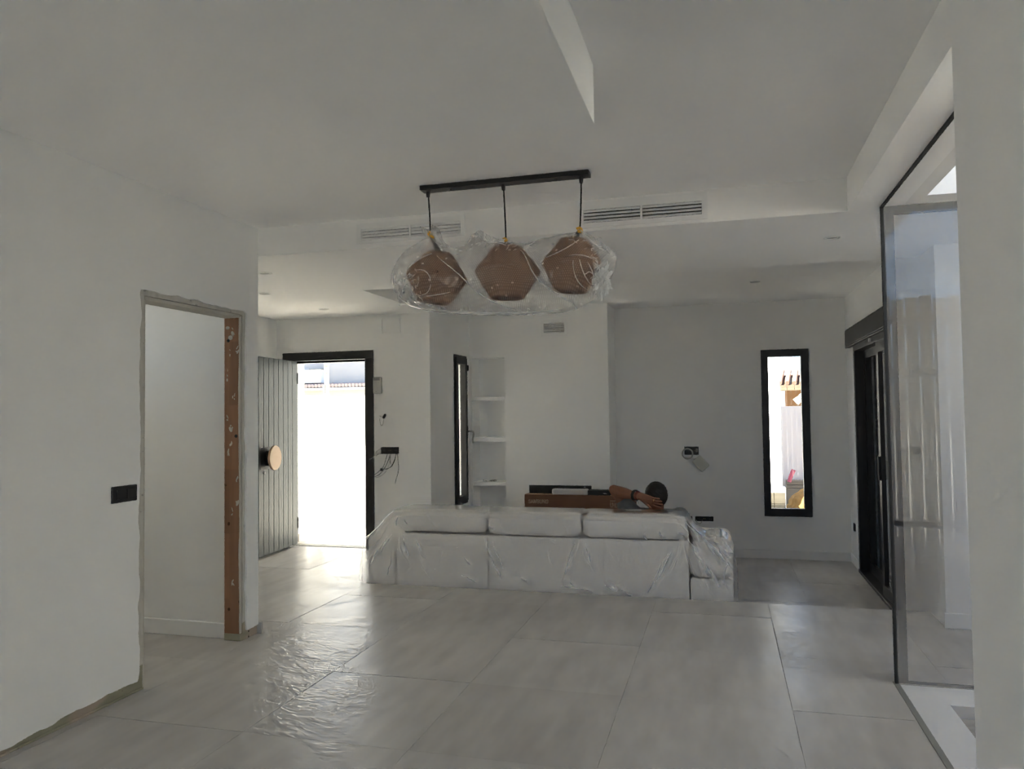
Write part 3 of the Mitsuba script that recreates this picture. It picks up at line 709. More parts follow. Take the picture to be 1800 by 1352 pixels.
# (cord top, cord end, shade centre, axis tilt in degrees about y)
shades = [((-1.570, 3.985, 2.694), (-1.560, 3.990, 2.452), (-1.528, 4.0, 2.212), 8.0, 0.168),
          ((-1.130, 3.985, 2.694), (-1.122, 3.995, 2.378), (-1.117, 4.0, 2.216), 1.0, 0.176),
          ((-0.700, 3.985, 2.694), (-0.712, 3.990, 2.412), (-0.756, 4.0, 2.232), 5.5, 0.160)]
for (a, b, c, tilt, rad) in shades:
    co = obj('cord', tube(curve([a, (0.5 * (a[0] + b[0]) + 0.003, a[1], 0.5 * (a[2] + b[2])), b], 14), 0.0042, 8), 'cable_black', lamp, smooth=True)
    obj('cord_grip', moved(lathe([(0, 0), (0.009, 0), (0.011, 0.012), (0.011, 0.03), (0, 0.03)], 16), (a[0], a[1], a[2] - 0.03)), 'black_metal', co, smooth=30)
    k = rad / 0.176
    prof = [(0.012, 0.139), (0.060, 0.140), (0.078, 0.134), (0.110, 0.092), (0.145, 0.050), (0.1735, 0.010), (0.176, 0.0), (0.1735, -0.010), (0.150, -0.050), (0.120, -0.098), (0.096, -0.136), (0.092, -0.142), (0.086, -0.142), (0.110, -0.104), (0.146, -0.046), (0.168, 0.0), (0.140, 0.046), (0.072, 0.128), (0.012, 0.132)]
    m = lathe([(r * k, z) for r, z in prof], 224)
    v = np.array(m.vertices)
    rr = np.hypot(v[:, 0], v[:, 1])
    wob = 1 + 0.014 * ((np.arange(len(v)) % 224) % 2) * (rr > 0.03)
    # string direction: pulled slightly apart here and there, so that the winding reads
    wob += 0.010 * (meshkit.noise(np.c_[np.arctan2(v[:, 1], v[:, 0]) * 26, v[:, 2] * 2, v[:, 2] * 0], 3) - 0.5)
    v[:, :2] *= wob[:, None]
    m.vertices = v
    sk = obj('shade', moved(m, c, rotm(tilt, [0, 1, 0])), 'raffia', lamp, smooth=30)
    top = np.array(c) + rotm(tilt, [0, 1, 0])[:3, :3] @ [0, 0, 0.139]
    obj('lamp_holder', tube([b, top * 0.6 + np.array(b) * 0.4, top - [0, 0, 0.05]], [0.010, 0.014, 0.014], 12), 'black_metal', sk, smooth=30)
    ring_ = moved(lathe([(0.098 * k, -0.137), (0.099 * k, -0.143), (0.090 * k, -0.146), (0.088 * k, -0.139)], 64), c, rotm(tilt, [0, 1, 0]))
    obj('rim', ring_, 'raffia_dark', sk, smooth=30)


# ------------------------------------------------------------------ bubble wrap around the lamp
def bubble(p):
    """0..1: height of a hexagonal pattern of bubbles, 11 mm apart."""
    s = 1 / 0.0115
    x, y = (p.x + 0.25 * p.y) * s, (p.z + 0.6 * p.y) * s * 1.1547
    row = dr.floor(y)
    x = x + 0.5 * (row - 2 * dr.floor(row / 2))
    fx, fy = x - dr.floor(x) - 0.5, (y - row - 0.5) * 0.866
    return 1 - sstep(0.12, 0.42, dr.sqrt(fx * fx + fy * fy))


def wrap_haze(p, n, uv):
    c = fbm(p.x * 5 + 2.0, p.y * 5, p.z * 5, 3)
    edge = mikit.cell_rand(dr.floor(p.x / 0.0115), dr.floor(p.z / 0.01), 1)  # random whiter cells stand in for sparkles on the film
    return dr.clip(0.10 + 0.06 * sstep(0.35, 0.75, c) + 0.09 * bubble(p) + 0.5 * sstep(0.985, 1.0, edge), 0, 0.8)


film_white = {'type': 'principledthin', 'base_color': rgb(0.88, 0.88, 0.87), 'roughness': 0.28, 'spec_trans': 0.0, 'diff_trans': 0.9, 'eta': 1.45}
mat('bubble_film', {'type': 'blendbsdf', 'weight': mikit.proc(wrap_haze), 'a': {'type': 'thindielectric', 'int_ior': 1.22},
                    'b': {'type': 'bumpmap', 'scale': 1.0, 'tex': mikit.proc(lambda p, n, uv: 0.003 * bubble(p), eps=0.002), 'bsdf': film_white}}, two=False)
mat('fold_glint_film', {'type': 'blendbsdf', 'weight': mikit.proc(lambda p, n, uv: dr.clip(0.42 + 0.55 * fbm(p.x * 40, p.y * 40, p.z * 40, 2), 0, 0.95)),
                  'a': {'type': 'thindielectric', 'int_ior': 1.4}, 'b': film_white}, two=False)  # white share raised to stand in for glints along folds

wrapd = thing('bubble_wrap', 'sagging sheet of bubble wrap tied around the three lampshades with yellow tape', 'bubble wrap')
top_pts = np.array([(-1.797, 2.220), (-1.775, 2.285), (-1.735, 2.340), (-1.680, 2.388), (-1.610, 2.425), (-1.560, 2.446), (-1.500, 2.418), (-1.430, 2.365), (-1.360, 2.372), (-1.270, 2.428), (-1.190, 2.398), (-1.122, 2.377),
                    (-1.020, 2.362), (-0.900, 2.388), (-0.780, 2.402), (-0.712, 2.410), (-0.650, 2.372), (-0.590, 2.322), (-0.545, 2.290), (-0.523, 2.262)])
bot_pts = np.array([(-1.797, 2.200), (-1.780, 2.138), (-1.735, 2.090), (-1.690, 2.060), (-1.620, 2.035), (-1.540, 2.016), (-1.400, 1.996), (-1.250, 1.982), (-1.100, 1.975), (-0.930, 1.972), (-0.800, 1.980), (-0.740, 1.992),
                    (-0.660, 2.030), (-0.610, 2.065), (-0.570, 2.108), (-0.540, 2.170), (-0.523, 2.240)])
NU, NV = 230, 112
X = np.interp(np.linspace(0, 1, NU), [0, 0.06, 0.94, 1], [-1.797, -1.765, -0.560, -0.523])
zt, zb = np.interp(X, top_pts[:, 0], top_pts[:, 1]), np.interp(X, bot_pts[:, 0], bot_pts[:, 1])
depth = np.interp(X, [-1.797, -1.76, -1.70, -1.55, -1.34, -1.12, -0.93, -0.74, -0.62, -0.56, -0.523], [0.01, 0.09, 0.15, 0.195, 0.17, 0.20, 0.17, 0.19, 0.16, 0.10, 0.015])
V = []
for i in range(NU):
    a = np.linspace(0, 2 * np.pi, NV, endpoint=False)
    t = 0.5 - 0.5 * np.cos(a)                                  # 0 at the bottom, 1 at the top
    z = zb[i] + (zt[i] - zb[i]) * t
    shape = depth[i] * np.sin(np.pi * np.clip(t, 0, 1)) ** 0.55 * (1 - 0.30 * np.clip((0.35 - t) / 0.35, 0, 1))
    tie = max(math.exp(-((X[i] - q) / 0.09) ** 2) for q in (-1.56, -1.122, -0.712))
    shape = shape * (1 - 0.8 * tie * np.clip((t - 0.72) / 0.28, 0, 1))
    for (_, _, c, tilt, rad) in shades:                       # the sheet clears the shades
        h = (z - c[2])
        xc = c[0] + h * math.tan(math.radians(tilt))
        rr = np.interp(h, [-0.16, -0.145, 0.0, 0.045, 0.10, 0.142, 0.155], [0.0, 0.10, 0.19, 0.165, 0.125, 0.085, 0.0]) * rad / 0.176
        shape = np.maximum(shape, np.sqrt(np.clip((rr + 0.022) ** 2 * (rr > 0) - (X[i] - xc) ** 2, 0, None)))
    V.append(np.c_[np.full(NV, X[i]), 4.0 - np.sign(np.sin(a)) * shape, z])
V = np.array(V)
nd = V - np.array([0, 4.0, 0]) * [0, 1, 0]
nd[..., 0] = 0
nd[..., 2] = V[..., 2] - 0.5 * (zt + zb)[:, None]
nd /= np.linalg.norm(nd, axis=2, keepdims=True) + 1e-9
q = V * [6, 6, 6]
amt = 0.012 * (meshkit.fbm(V * [4, 5, 5] + 3.3, 2, 11) - 0.5)
for q_, zq in ((-1.56, 2.45), (-1.122, 2.38), (-0.712, 2.41)):      # gathers running down from each tie
    th_ = np.arctan2(V[..., 2] - zq, V[..., 0] - q_) + 0.25 * np.sin(3 * np.linspace(0, 2 * np.pi, NV))
    dist = np.hypot(V[..., 0] - q_, V[..., 2] - zq)
    amt += 0.006 * (np.abs(np.sin(8.5 * th_ + 2.0 * q_ + 3 * meshkit.noise(V * 3.0, 5))) - 0.6) * np.exp(-(dist / 0.14) ** 2) * np.clip(dist / 0.05, 0, 1)
amt += 0.0045 * (meshkit.noise(V * 34, 3) - 0.5) + 0.0030 * (meshkit.noise(V * 75, 4) - 0.5)
amt *= np.clip((np.linspace(0, 1, NU) * (1 - np.linspace(0, 1, NU)) * 22), 0, 1)[:, None]
V = V + nd * amt[..., None]
ii, jj = np.meshgrid(np.arange(NU - 1), np.arange(NV), indexing='ij')
ix = lambda i, j: (i * NV + j % NV)
Q = np.stack([ix(ii, jj), ix(ii + 1, jj), ix(ii + 1, jj + 1), ix(ii, jj + 1)], -1).reshape(-1, 4)
obj('bag', (V.reshape(-1, 3), Q), 'bubble_film', wrapd, smooth=25)


def ribbon(pts, w, n=40, wav=0.0015, skew=False):
    """A narrow fold of film standing along a curve."""
    c = curve(pts, n)
    t = np.gradient(c, axis=0)
    t /= np.linalg.norm(t, axis=1, keepdims=True)
    s = np.cross(t, [0, 1.0, 0])
    s /= np.linalg.norm(s, axis=1, keepdims=True) + 1e-9
    u = np.linspace(0.04, 0.96, n)
    ww = w * (np.sin(np.pi * u ** 1.8) ** 1.2 if skew else np.sin(np.pi * u) ** 0.5) + 0.0004
    o = wav * np.sin(np.arange(n) * 1.7)
    a = c + s * (ww + o)[:, None]
    b = c - s * (ww - o)[:, None]
    m = c + np.array([0, -1.0, 0]) * (0.6 * ww)[:, None]
    v = np.vstack([a, m, b])
    f = []
    for i in range(n - 1):
        f += [[i, i + 1, n + i + 1], [i, n + i + 1, n + i], [n + i, n + i + 1, 2 * n + i + 1], [n + i, 2 * n + i + 1, 2 * n + i]]
    return trimesh.Trimesh(v, np.array(f), process=False)


def on_bag(x, z, off=0.006):
    """The y of the bag's near face at (x, z)."""
    i = int(np.argmin(np.abs(X - x)))
    col = V[i][: NV // 2]
    j = int(np.argmin(np.abs(col[:, 2] - z)))
    return min(col[j, 1], 3.99) - off


folds = [([(-1.469, 2.299), (-1.398, 2.239), (-1.328, 2.179), (-1.255, 2.102), (-1.146, 2.029), (-1.038, 1.992)], 0.0045),
         ([(-1.640, 2.095), (-1.514, 2.088), (-1.393, 2.099)], 0.005), ([(-1.495, 2.313), (-1.562, 2.274), (-1.635, 2.232)], 0.006),
         ([(-0.697, 2.335), (-0.770, 2.281), (-0.860, 2.246)], 0.004), ([(-1.012, 2.304), (-0.964, 2.241), (-0.913, 2.142), (-0.794, 2.047), (-0.750, 2.012)], 0.005),
         ([(-0.737, 2.243), (-0.681, 2.246), (-0.606, 2.214)], 0.0035), ([(-0.717, 2.219), (-0.712, 2.145), (-0.655, 2.074)], 0.0035),
         ([(-0.685, 2.222), (-0.671, 2.163), (-0.637, 2.097)], 0.004), ([(-0.647, 2.208), (-0.624, 2.154), (-0.631, 2.102)], 0.0045),
         ([(-1.249, 2.405), (-1.205, 2.378), (-1.142, 2.355), (-1.086, 2.333)], 0.003), ([(-1.579, 2.219), (-1.497, 2.183), (-1.504, 2.131), (-1.563, 2.094)], 0.004)]
for pts, w in folds:
    obj('fold', ribbon([(x, on_bag(x, z), z) for x, z in pts], w * 0.62, wav=0.0004), 'fold_glint_film', wrapd)
rim = [(x, 3.93, float(np.interp(x, bot_pts[:, 0], bot_pts[:, 1])) + 0.005) for x in np.linspace(-1.72, -0.80, 12)]
obj('bottom_fold', ribbon(rim, 0.006, n=90, wav=0.0008), 'fold_glint_film', wrapd)


gl_ = np.random.default_rng(5)
cs = []
for k in range(150):                                       # white crinkle ribbons standing in for sparkles: both ends and the bottom
    r_ = k % 5
    if r_ < 2:
        x, z = gl_.uniform(-1.76, -1.56), gl_.uniform(2.06, 2.22)
    elif r_ < 3:
        x = gl_.uniform(-1.7, -0.62)
        z = float(np.interp(x, bot_pts[:, 0], bot_pts[:, 1])) + gl_.uniform(0.004, 0.035)
    elif r_ < 4:
        x, z = gl_.uniform(-0.66, -0.545), gl_.uniform(2.08, 2.30)
    else:
        x, z = gl_.uniform(-1.40, -0.60), gl_.uniform(2.30, 2.37)
    a_, l_ = gl_.uniform(0, 3.14), gl_.uniform(0.006, 0.018)
    cs.append(ribbon([(x + q * l_ * math.cos(a_), on_bag(x + q * l_ * math.cos(a_), z + q * l_ * math.sin(a_), 0.004), z + q * l_ * math.sin(a_)) for q in (-1, 0, 1)], gl_.uniform(0.0012, 0.0026), n=7, wav=0.0003))
obj('sparkle_crinkle', join(*cs), 'fold_glint_film', wrapd, kind='stuff')


def flap(pts, s):
    """A crumpled loose corner of the sheet: an outline in (x, z) with a bent, wavy surface."""
    pg = Polygon(pts)
    m = trimesh.creation.extrude_polygon(pg, 0.0006, engine='earcut')
    m = m.subdivide_to_size(0.010)
    v = np.array(m.vertices)
    wv = 0.020 * (meshkit.fbm(np.c_[v[:, 0] * 22, v[:, 1] * 22, v[:, 0] * 0], 3, s) - 0.5) + 0.012 * np.abs(2 * meshkit.fbm(np.c_[v[:, 0] * 30, v[:, 1] * 12, v[:, 0] * 0], 2, s + 5) - 1)
    m.vertices = np.c_[v[:, 0], 3.955 - v[:, 2] - wv - 0.25 * np.abs(v[:, 0] - v[0, 0]), v[:, 1]]
    return m


obj('flap', flap([(-1.602, 2.492), (-1.566, 2.478), (-1.548, 2.445), (-1.552, 2.420), (-1.572, 2.426)], 3), 'bubble_film', wrapd)
obj('flap', flap([(-1.530, 2.494), (-1.494, 2.474), (-1.462, 2.400), (-1.428, 2.338), (-1.480, 2.360), (-1.550, 2.430)], 4), 'bubble_film', wrapd)
obj('flap', flap([(-1.365, 2.320), (-1.305, 2.424), (-1.256, 2.446), (-1.197, 2.408), (-1.124, 2.370), (-1.236, 2.350), (-1.30, 2.34)], 5), 'bubble_film', wrapd)
obj('flap', flap([(-0.70, 2.40), (-0.62, 2.352), (-0.517, 2.271), (-0.532, 2.252), (-0.60, 2.28), (-0.68, 2.35)], 6), 'bubble_film', wrapd)
cr = trimesh.creation.icosphere(5, 1.0)
v = np.array(cr.vertices)
v *= (0.62 + 0.95 * np.abs(2 * meshkit.fbm(v * 2.6 + 4, 4, 31) - 1))[:, None]
cr.vertices = v * [0.052, 0.06, 0.105] + [-0.588, 3.90, 2.118]
obj('crumple', cr, 'fold_glint_film', wrapd)
for k, (x, z) in enumerate(((-1.556, 2.444), (-1.120, 2.385), (-0.711, 2.405))):
    s = 1.0 if k != 1 else 0.7
    tp = [tube([(x - 0.013 * s, 3.962, z + 0.010 * s), (x + 0.004 * s, 3.958, z + 0.014 * s), (x + 0.014 * s, 3.965, z + 0.004 * s)], 0.0065 * s, 8), moved(lathe([(0.008 * s, -0.008 * s), (0.015 * s, -0.006 * s), (0.015 * s, 0.008 * s), (0.008 * s, 0.010 * s)], 16), (x, 3.99, z))]
    if k == 0:
        tp += [tube([(x - 0.004, 3.955, z + 0.004), (x + 0.016, 3.945, z - 0.012), (x + 0.034, 3.945, z - 0.022)], 0.007, 8)]
    obj('tape_tie', join(*tp), 'yellow_tape', wrapd, smooth=30, label='yellow tape tie')

# ------------------------------------------------------------------ sofa
mat('sofa_fabric', {'type': 'bumpmap', 'scale': 1.0, 'tex': mikit.proc(lambda p, n, uv: 0.0006 * fbm(p.x * 300, p.y * 300, p.z * 300, 2), eps=0.001),
                    'bsdf': {'type': 'principled', 'roughness': 0.9, 'specular': 0.1, 'base_color': mikit.proc(
                        lambda p, n, uv: mix((0.66, 0.64, 0.615), (0.735, 0.715, 0.69), fbm(p.x * 7, p.y * 7, p.z * 7, 3)))}})


def soft(x0, x1, y0, y1, z0, z1, r, amp=0.006, s=1, edge=0.03):
    """A padded block: round edges, finely divided and slightly uneven."""
    m = rbox(x0, x1, y0, y1, z0, z1, r, 20).refine_to_length(edge)
    m = tm(m)
    v, n = np.array(m.vertices), np.array(m.vertex_normals)
    m.vertices = v + n * (amp * 2 * (meshkit.fbm(v * 4.5 + s * 3.7, 3, s) - 0.5))[:, None]
    return m


sf = thing('sofa', 'long off-white sofa seen from behind under clear plastic', 'sofa')
obj('back_panel', soft(-2.736, -1.914, 6.118, 6.36, -0.25, 0.425, 0.018, 0.004, 1, 0.05), 'sofa_fabric', sf, smooth=40)
obj('back_panel', soft(-1.909, -0.284, 6.118, 6.36, -0.25, 0.425, 0.018, 0.004, 2, 0.05), 'sofa_fabric', sf, smooth=40)
obj('arm', soft(-3.015, -2.742, 6.118, 7.15, -0.25, 0.405, 0.055, 0.005, 3, 0.05), 'sofa_fabric', sf, smooth=40)
obj('arm', soft(-0.274, 0.046, 6.118, 7.15, -0.25, 0.146, 0.020, 0.005, 4, 0.05), 'sofa_fabric', sf, smooth=40)
obj('arm_cushion', soft(-0.282, 0.046, 6.104, 7.12, 0.152, 0.405, 0.070, 0.012, 5), 'sofa_fabric', sf, smooth=60)
for k, (a, b) in enumerate(((-2.735, -1.922), (-1.914, -1.126), (-1.120, -0.296))):
    obj('headrest', soft(a, b, 6.102, 6.36, 0.432 + (0.010 if k == 0 else 0), 0.622, 0.074, 0.007, 10 + k), 'sofa_fabric', sf, smooth=60)
    obj('seat_cushion', soft(a, b, 6.50, 7.14, -0.02, 0.145, 0.05, 0.008, 20 + k, 0.06), 'sofa_fabric', sf, smooth=60)
    obj('back_cushion', soft(a, b, 6.365, 6.535, 0.15, 0.50, 0.06, 0.010, 30 + k, 0.05), 'sofa_fabric', sf, smooth=60)
obj('base', bx(-2.74, -0.276, 6.36, 7.12, -0.25, -0.022, 0.01), 'sofa_fabric', sf)
for x in (-2.95, -1.9, -0.02):
    for y in (6.18, 7.08):
        obj('foot', bx(x - 0.03, x + 0.03, y - 0.03, y + 0.03, ZL, -0.25), 'black_plastic', sf)

# clear plastic sheet draped over the sofa
mat('clear_film', {'type': 'blendbsdf', 'weight': 0.03,
                   'a': {'type': 'thindielectric', 'int_ior': 1.2}, 'b': {'type': 'principledthin', 'base_color': rgb(0.9, 0.9, 0.9), 'roughness': 0.2, 'spec_trans': 0.0, 'diff_trans': 0.9, 'eta': 1.5}}, two=False)
env = np.array([(-3.085, 0.06), (-3.070, 0.20), (-3.050, 0.31), (-3.020, 0.385), (-2.960, 0.430), (-2.900, 0.482), (-2.820, 0.575), (-2.750, 0.622), (-2.65, 0.636), (-2.30, 0.640), (-1.95, 0.634), (-1.92, 0.628), (-1.88, 0.634), (-1.15, 0.634), (-1.12, 0.628),
                (-1.08, 0.634), (-0.36, 0.634), (-0.30, 0.622), (-0.255, 0.555), (-0.205, 0.505), (-0.155, 0.472), (-0.095, 0.484), (-0.035, 0.478), (0.015, 0.450), (0.050, 0.385), (0.066, 0.24), (0.078, 0.06)])
NX, NS = 620, 150
xs = np.linspace(env[0, 0], env[-1, 0], NX)
ze = np.interp(xs, env[:, 0], env[:, 1])
G = np.zeros((NX, NS, 3))
for i, x in enumerate(xs):
    top = ze[i]
    rr = min(0.055, max(top, 0.02) * 0.5)
    side = np.clip((0.03 - abs(x - np.clip(x, -3.03, 0.05))) / 0.03, 0, 1)
    yb = 6.084 + 0.03 * (1 - side)
    path = [(yb + 0.006, -0.10), (yb, 0.02), (yb - 0.004, top * 0.6), (yb - 0.003, top - rr)] + [(yb + rr * (1 - math.cos(t)), top - rr + rr * math.sin(t)) for t in np.linspace(0.25, 1.57, 6)] + [(6.36, top + 0.008), (6.50, top - 0.02), (6.56, top - 0.10)]
    p = np.array(path)
    d = np.r_[0, np.cumsum(np.linalg.norm(np.diff(p, axis=0), axis=1))]
    u = np.linspace(0, d[-1], NS)
    G[i] = np.c_[np.full(NS, x), np.interp(u, d, p[:, 0]), np.interp(u, d, p[:, 1])]
du, dv = np.gradient(G, axis=0), np.gradient(G, axis=1)
nn = np.cross(du, dv)
nn /= np.linalg.norm(nn, axis=2, keepdims=True) + 1e-9
nn *= np.where(nn[..., 1:2] - nn[..., 2:3] > 0, -1, 1)
px, pz = G[..., 0], G[..., 2]
arc = np.broadcast_to(np.arange(NS) / NS, px.shape)
wr = 0.001 * (meshkit.fbm(np.stack([px * 1.8, pz * 2.2, px * 0], -1), 2, 8) - 0.3)


def crease(x, z, length, deg, amp, width):
    """One crease of the sheet: a soft ridge of finite length, steeper on one flank."""
    c_, s_ = math.cos(math.radians(deg)), math.sin(math.radians(deg))
    a_ = (px - x) * c_ + (pz - z) * s_
    b_ = -(px - x) * s_ + (pz - z) * c_ + 0.03 * (a_ / length) ** 2 * (1 if deg > 90 else -1)
    prof_ = np.where(b_ > 0, np.clip(1 - b_ / width, 0, 1), np.clip(1 + b_ / (3.0 * width), 0, 1)) ** 1.3
    return amp * prof_ * np.clip(1 - np.abs(a_ / length), 0, 1) ** 0.8


cr_ = np.random.default_rng(12)
wr_max = np.zeros_like(px)
for k in range(24):                                            # scattered slanted creases over the back
    wr_max = np.maximum(wr_max, crease(cr_.uniform(-3.0, -0.3), cr_.uniform(0.05, 0.58), cr_.uniform(0.04, 0.20), cr_.choice([-62, -50, 58, 100, 115, 72]) + cr_.uniform(-10, 10), cr_.uniform(0.0015, 0.004), cr_.uniform(0.006, 0.010)))
for k in range(22):                                            # close pleats hanging from the right headrest
    x = -0.98 + k * 0.029 + cr_.uniform(-0.006, 0.006)
    wr_max = np.maximum(wr_max, crease(x, 0.27, cr_.uniform(0.16, 0.26), 90 + 22 * (x + 0.68), 0.0014, 0.008))
for x, z, l, d, a_ in ((-2.66, 0.29, 0.13, 112, 0.010), (-2.50, 0.27, 0.08, 115, 0.009), (-1.86, 0.24, 0.20, 117, 0.012), (-1.88, 0.50, 0.06, 70, 0.010), (-1.18, 0.26, 0.22, 66, 0.011), (-1.08, 0.28, 0.14, 112, 0.010),
                       (-0.86, 0.055, 0.10, 160, 0.012), (-0.84, 0.075, 0.05, 20, 0.012), (-0.42, 0.24, 0.26, 62, 0.010), (-0.36, 0.30, 0.20, 66, 0.009), (-2.88, 0.36, 0.20, 48, 0.010), (-2.93, 0.25, 0.16, 52, 0.008), (-2.77, 0.14, 0.14, 74, 0.008)):
    wr_max = np.maximum(wr_max, crease(x, z, l, d, a_, 0.014))
for k in range(26):                                            # crumpled fan over the right arm
    wr_max = np.maximum(wr_max, crease(cr_.uniform(-0.30, 0.07), cr_.uniform(0.10, 0.56), cr_.uniform(0.08, 0.22), cr_.choice([-58, -48, -40, -70, 80]) + cr_.uniform(-8, 8), cr_.uniform(0.006, 0.016), cr_.uniform(0.010, 0.020)))
right = np.clip((px + 0.30) / 0.15, 0, 1)
wr = wr + wr_max + right * 0.010 * np.abs(2 * meshkit.fbm(np.stack([px * 9 - pz * 5, pz * 10 + px * 4, G[..., 1] * 9], -1), 3, 29) - 1)
wr *= np.clip(0.15 + (pz + 0.02) * 9, 0.15, 1)
G = G + nn * wr[..., None]
ii, jj = np.meshgrid(np.arange(NX - 1), np.arange(NS - 1), indexing='ij')
Q = np.stack([ii * NS + jj, (ii + 1) * NS + jj, (ii + 1) * NS + jj + 1, ii * NS + jj + 1], -1).reshape(-1, 4)
ps = thing('plastic_sheet', 'clear crinkled plastic sheet draped over the whole sofa', 'plastic sheet')
obj('film', (G.reshape(-1, 3), Q), 'clear_film', ps, smooth=22)


def sheet_y(x, z):
    i = int(np.argmin(np.abs(xs - x)))
    j = int(np.argmin(np.abs(G[i, :100, 2] - z)))
    return float(G[i, j, 1]) - 0.003


# (x0, z0, x1, z1, half width): narrow folds of the sheet, whitened to stand in for glints
for x0, z0, x1, z1, w in ((-2.66, 0.43, -2.61, 0.25, 0.0045), (-2.53, 0.40, -2.49, 0.29, 0.006), (-1.905, 0.40, -1.87, 0.26, 0.007), (-1.87, 0.27, -1.79, 0.09, 0.006), (-1.86, 0.40, -1.77, 0.17, 0.002), (-1.89, 0.52, -1.85, 0.49, 0.006),
                         (-1.17, 0.40, -1.26, 0.14, 0.005), (-1.22, 0.11, -1.18, 0.04, 0.004), (-1.08, 0.40, -1.05, 0.25, 0.004), (-0.93, 0.075, -0.83, 0.03, 0.009), (-0.87, 0.085, -0.83, 0.04, 0.006), (-0.82, 0.055, -0.72, 0.005, 0.005), (-1.02, 0.02, -1.28, 0.05, 0.003),
                         (-0.44, 0.34, -0.60, 0.03, 0.0035), (-0.40, 0.37, -0.53, 0.12, 0.002), (-0.30, 0.60, -0.19, 0.44, 0.008), (-0.27, 0.58, -0.08, 0.35, 0.007), (-0.22, 0.52, 0.02, 0.27, 0.008), (-0.25, 0.40, -0.14, 0.20, 0.010), (-0.17, 0.29, -0.05, 0.10, 0.009), (-0.28, 0.46, -0.20, 0.33, 0.006),
                         (-0.10, 0.46, 0.02, 0.33, 0.012), (-0.03, 0.465, 0.045, 0.36, 0.010), (0.0, 0.30, -0.03, 0.13, 0.006), (-2.83, 0.55, -3.00, 0.37, 0.004), (-2.80, 0.40, -2.96, 0.16, 0.003), (-2.76, 0.42, -2.86, 0.26, 0.003), (-2.76, 0.20, -2.80, 0.08, 0.003), (-2.70, 0.58, -2.72, 0.50, 0.002), (-2.64, 0.56, -2.62, 0.51, 0.003),
                         (-1.62, 0.10, -1.56, 0.07, 0.002), (-2.10, 0.24, -2.05, 0.19, 0.003), (-2.13, 0.10, -2.0, 0.05, 0.002), (-0.62, 0.50, -0.60, 0.44, 0.003), (-0.50, 0.52, -0.48, 0.46, 0.003), (-0.36, 0.50, -0.31, 0.49, 0.004)):
    n_ = 9
    t_ = np.linspace(0, 1, n_)
    xx, zz = x0 + (x1 - x0) * t_ + 0.006 * np.sin(7 * t_ + x0 * 9), z0 + (z1 - z0) * t_
    obj('crease', ribbon([(x, sheet_y(x, z), z) for x, z in zip(xx, zz)], w * (1.5 if x0 > -0.32 else 1.25), n=18, wav=0.0004, skew=True), 'fold_glint_film', ps)
# ------------------------------------------------------------------ cartons by the chimney breast
mat('cardboard', {'type': 'principled', 'roughness': 0.85, 'specular': 0.15, 'base_color': mikit.proc(
    lambda p, n, uv: mix((0.17, 0.092, 0.060), (0.21, 0.115, 0.076), fbm(p.x * 5, p.y * 5, p.z * 40, 3)))})
plain('carton_print', (0.46, 0.38, 0.30), 0.8, 0.1)
plain('carton_top', (0.30, 0.19, 0.13), 0.85, 0.1)
plain('white_card', (0.55, 0.53, 0.53), 0.6, 0.2)
plain('gloss_black', (0.010, 0.010, 0.010), 0.2, 0.5)


def front_text(text, h, x, y, z, bold=True):
    """Lettering on an upright face that looks towards -y, its baseline starting at (x, z)."""
    m = meshkit.text_mesh(text, h, 0.001, bold)
    v = np.array(m.vertices)
    m.vertices = np.c_[v[:, 0] + x, y - v[:, 2], v[:, 1] + z]
    if m.volume < 0:
        m.invert()
    return m


t = thing('television_carton', 'large flat brown television carton standing behind the sofa', 'cardboard box')
obj('box', bx(-2.207, -0.955, 8.50, 8.67, ZL, 0.512, 0.002), 'cardboard', t)
obj('lid_flap', bx(-2.205, -0.957, 8.503, 8.667, 0.5115, 0.514), 'carton_top', t)
tx = front_text('SAMSUNG', 0.043, 0, 8.50, 0.415)
s = (-1.930 + 2.163) / (tx.bounds[1][0] - tx.bounds[0][0])
v = np.array(tx.vertices)
v[:, 0] = (v[:, 0] - tx.bounds[0][0]) * s - 2.163
tx.vertices = v
obj('print', tx, 'carton_print', t, label='brand lettering')
u = front_text('UHD', 0.052, -1.232, 8.50, 0.385)
v = np.array(u.vertices)
v[:, 0] = -1.232 + (v[:, 0] + 1.232) * 0.56
u.vertices = v
obj('print', u, 'carton_print', t)
obj('print', bx(-1.232, -1.075, 8.499, 8.50, 0.362, 0.366), 'carton_print', t)
obj('print', bx(-1.228, -1.170, 8.499, 8.50, 0.452, 0.460), 'carton_print', t)
t = thing('white_box', 'slim white box lying on the television carton', 'box')
obj('body', rbox(-1.888, -1.481, 8.506, 8.60, 0.514, 0.577, 0.012, 10), 'white_card', t, smooth=40)
obj('emblem', moved(lathe([(0.0, -0.001), (0.011, -0.001), (0.011, 0.0)], 20), (-1.812, 8.5055, 0.540), rotm(90, [1, 0, 0])), 'screen_grey', t)
t = thing('black_box', 'slim black set-top box beside the white box on the television carton', 'box')
obj('body', bx(-1.479, -1.228, 8.508, 8.62, 0.514, 0.562, 0.003), 'black_plastic', t)
obj('lid', bx(-1.477, -1.230, 8.510, 8.618, 0.562, 0.570, 0.002), 'charcoal_box', t)
obj('display', bx(-1.305, -1.268, 8.5072, 8.508, 0.533, 0.539), 'bulb_grey', t)
t = thing('sound_bar', 'long thin black bar lying behind the white box on the carton', 'sound bar')
obj('body', bx(-2.182, -1.460, 8.622, 8.662, 0.514, 0.606, 0.003), 'gloss_black', t)
obj('dial', moved(lathe([(0, 0), (0.009, 0), (0.009, 0.002), (0, 0.002)], 16), (-1.532, 8.6215, 0.592), rotm(90, [1, 0, 0])), 'screen_grey', t)

